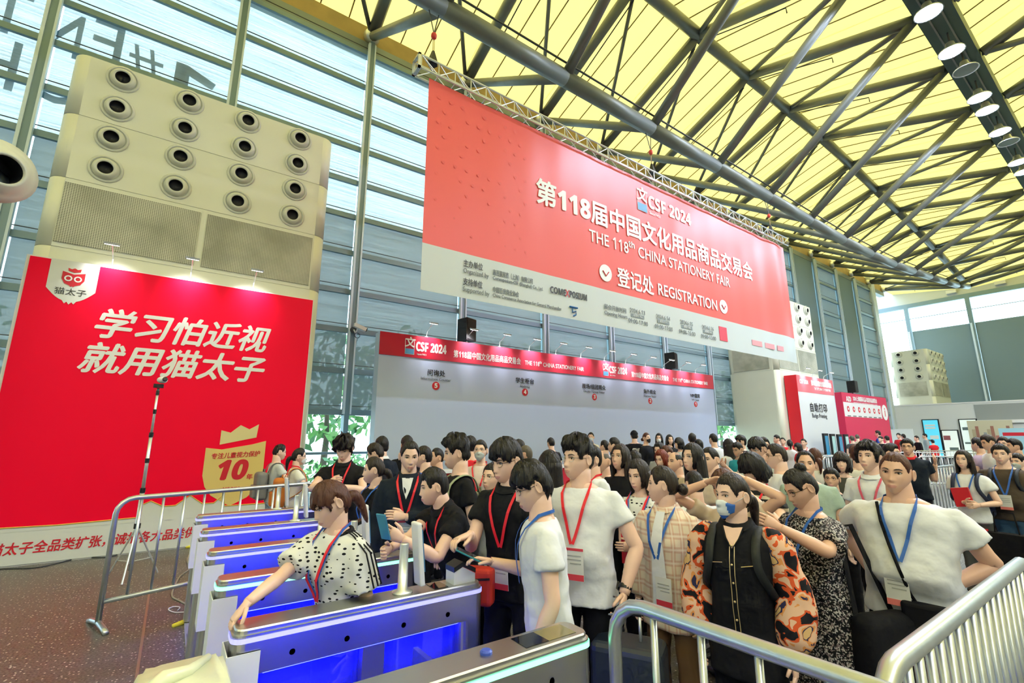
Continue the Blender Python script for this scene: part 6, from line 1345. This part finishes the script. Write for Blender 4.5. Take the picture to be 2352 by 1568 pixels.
backpack(PP['strap'], 'pale green strapped backpack of the tall man in black tee', mat('pack_sage', (0.36, 0.40, 0.26), 0.7), w=0.28, h=0.4)
backpack(PP['folder'], 'dark navy backpack of the woman with the red folder', mat('pack_navy', (0.02, 0.03, 0.07), 0.7), w=0.28, h=0.4)
backpack(PP['brown'], 'black backpack of the man in brown tee', mat('pack_black2', (0.015, 0.02, 0.03), 0.7), w=0.3, h=0.42)
# folders, bags
I = PP['folder']; c = to_world(I, I['front'](0.22, 0.02, 0.07)); t = thing('folder', 'red folder hugged by the long haired woman', 'folder', c, I['rz'])
FR = mat('folder_red', (0.62, 0.015, 0.03), 0.4)
MB().box((0, 0, 0), (0.16, 0.03, 0.21), M=Matrix.Rotation(R(8), 3, 'Y')).obj('cover', FR, t); MB().box((0, 0.0, 0.0), (0.15, 0.022, 0.214), M=Matrix.Rotation(R(8), 3, 'Y')).obj('paper', WHITE, t)
I = PP['folder']; c = to_world(I, V((-0.30, 0.10, 0.52))); t = thing('tote_bag', 'black tote bag with red lining beside the woman with folder', 'bag', (c.x, c.y, c.z), I['rz'])
b = MB(); b.loft([[V((x, y, -0.24)) for x, y in ((-0.17, -0.05), (0.17, -0.05), (0.17, 0.05), (-0.17, 0.05))], [V((x, y, 0.2)) for x, y in ((-0.19, -0.07), (0.19, -0.07), (0.19, 0.07), (-0.19, 0.07))]]); b.obj('bag', CLOTH['black'], t)
MB().bbox((0.16, -0.055, 0.02), (0.20, 0.055, 0.22)).obj('red_lining', FR, t)
MB().sweep([(-0.1, 0, 0.19), (-0.08, 0, 0.42), (0.08, 0, 0.42), (0.1, 0, 0.19)], 0.008, 6).obj('handle', CLOTH['black'], t)
I = PP['girl']; c = to_world(I, I['front'](0.18, -0.01, 0.14)); t = thing('folder', 'red folders carried by the long haired girl', 'folder', c, I['rz'])
MB().box((0, 0, -0.03), (0.14, 0.02, 0.20)).obj('cover', FR, t); MB().box((-0.06, -0.012, -0.02), (0.12, 0.006, 0.08)).obj('card', CARD, t)
# cross-body bag and watch of the stocky man
I = PP['hip']; c = to_world(I, I['front'](-0.06, -0.10, 0.05)); t = thing('crossbody_bag', 'black crossbody bag on the belly of the stocky man', 'bag', (c.x, c.y, c.z - 0.02), I['rz'])
me = MB().box((0, 0, -0.03), (0.24, 0.07, 0.22)).mesh('pouch', CLOTH['black']); bevel_mesh(me, 0.02, 3); mkobj('pouch', me, t)
st_ = MB().sweep([I['front'](tv, x, 0.016) * I['s'] for tv, x in ((0.50, 0.10), (0.40, 0.075), (0.28, 0.045), (0.16, 0.0), (0.04, -0.02), (-0.02, -0.04))], [(0.003, 0.009)] * 6, 6, ref=(0, 1, 0))
o = st_.obj('strap', CLOTH['black']); o.parent = t; o.matrix_parent_inverse = Matrix.Identity(4)
o.location = Matrix.Rotation(-I['rz'], 3, 'Z') @ (V((I['loc'].x, I['loc'].y, 0)) - V((c.x, c.y, c.z - 0.02)))
for key, nm, lab in (('hip', 'L', 'steel wrist watch on the stocky man'), ('big', 'L', 'black wrist watch on the tall man')):
    I = PP[key]; T, hd = I['hands'][nm]; c = to_world(I, T - hd * 0.035); t = thing('wrist_watch', lab, 'watch', c)
    q = (Matrix.Rotation(I['rz'], 3, 'Z') @ hd).to_track_quat('Z', 'Y'); t.rotation_euler = q.to_euler()
    MB().lathe([(0.036, -0.012), (0.038, 0), (0.036, 0.012)], 18).obj('strap', BLACKP if key == 'big' else STEEL, t, smooth=True)
    MB().box((-0.039, 0, 0), (0.012, 0.034, 0.040)).obj('case', BLACKP, t)
# tote of the speckled dress woman
I = PP['speckle']; c = to_world(I, V((-0.27, -0.14, 0.66))); t = thing('shoulder_bag', 'large black shoulder bag of the woman in speckled dress', 'bag', (c.x, c.y, c.z), I['rz'])
b = MB(); b.loft([[V((x, y, -0.22)) for x, y in ((-0.09, -0.19), (0.09, -0.19), (0.09, 0.19), (-0.09, 0.19))], [V((x, y, 0.22)) for x, y in ((-0.07, -0.17), (0.07, -0.17), (0.07, 0.17), (-0.07, 0.17))]]); me = b.mesh('bag', CLOTH['black']); bevel_mesh(me, 0.06, 4); me.polygons.foreach_set('use_smooth', [True] * len(me.polygons)); mkobj('bag', me, t)
MB().sweep([(0.05, -0.12, 0.2), (0.16, -0.05, 0.62), (0.14, 0.06, 0.62), (0.05, 0.12, 0.2)], [(0.004, 0.018)] * 4, 6).obj('strap', CLOTH['black'], t)
MB().box((-0.094, 0.05, 0.08), (0.006, 0.04, 0.03)).obj('buckle', GT, t)
# red bag in front of the man in black polo
I = PP['polo']; c = to_world(I, I['front'](0.0, 0.12, 0.10)); t = thing('sling_bag', 'red sling bag with black zip in front of the man in black polo', 'bag', c, I['rz'] + R(15))
me = MB().box((0, 0, 0), (0.20, 0.09, 0.20)).mesh('pouch', mat('bag_red', (0.70, 0.04, 0.02), 0.6)); bevel_mesh(me, 0.025, 3); mkobj('pouch', me, t); MB().sweep([(-0.09, 0.047, 0.05), (0.09, 0.047, 0.03)], 0.006, 6).obj('zip', BLACKP, t); MB().lathe([(0.012, 0), (0.012, 0.004)], 10, Matrix.Translation((-0.03, 0.046, 0.0)) @ Matrix.Rotation(R(-90), 4, 'X'), cap=True).obj('snap', DARK, t)
finish()
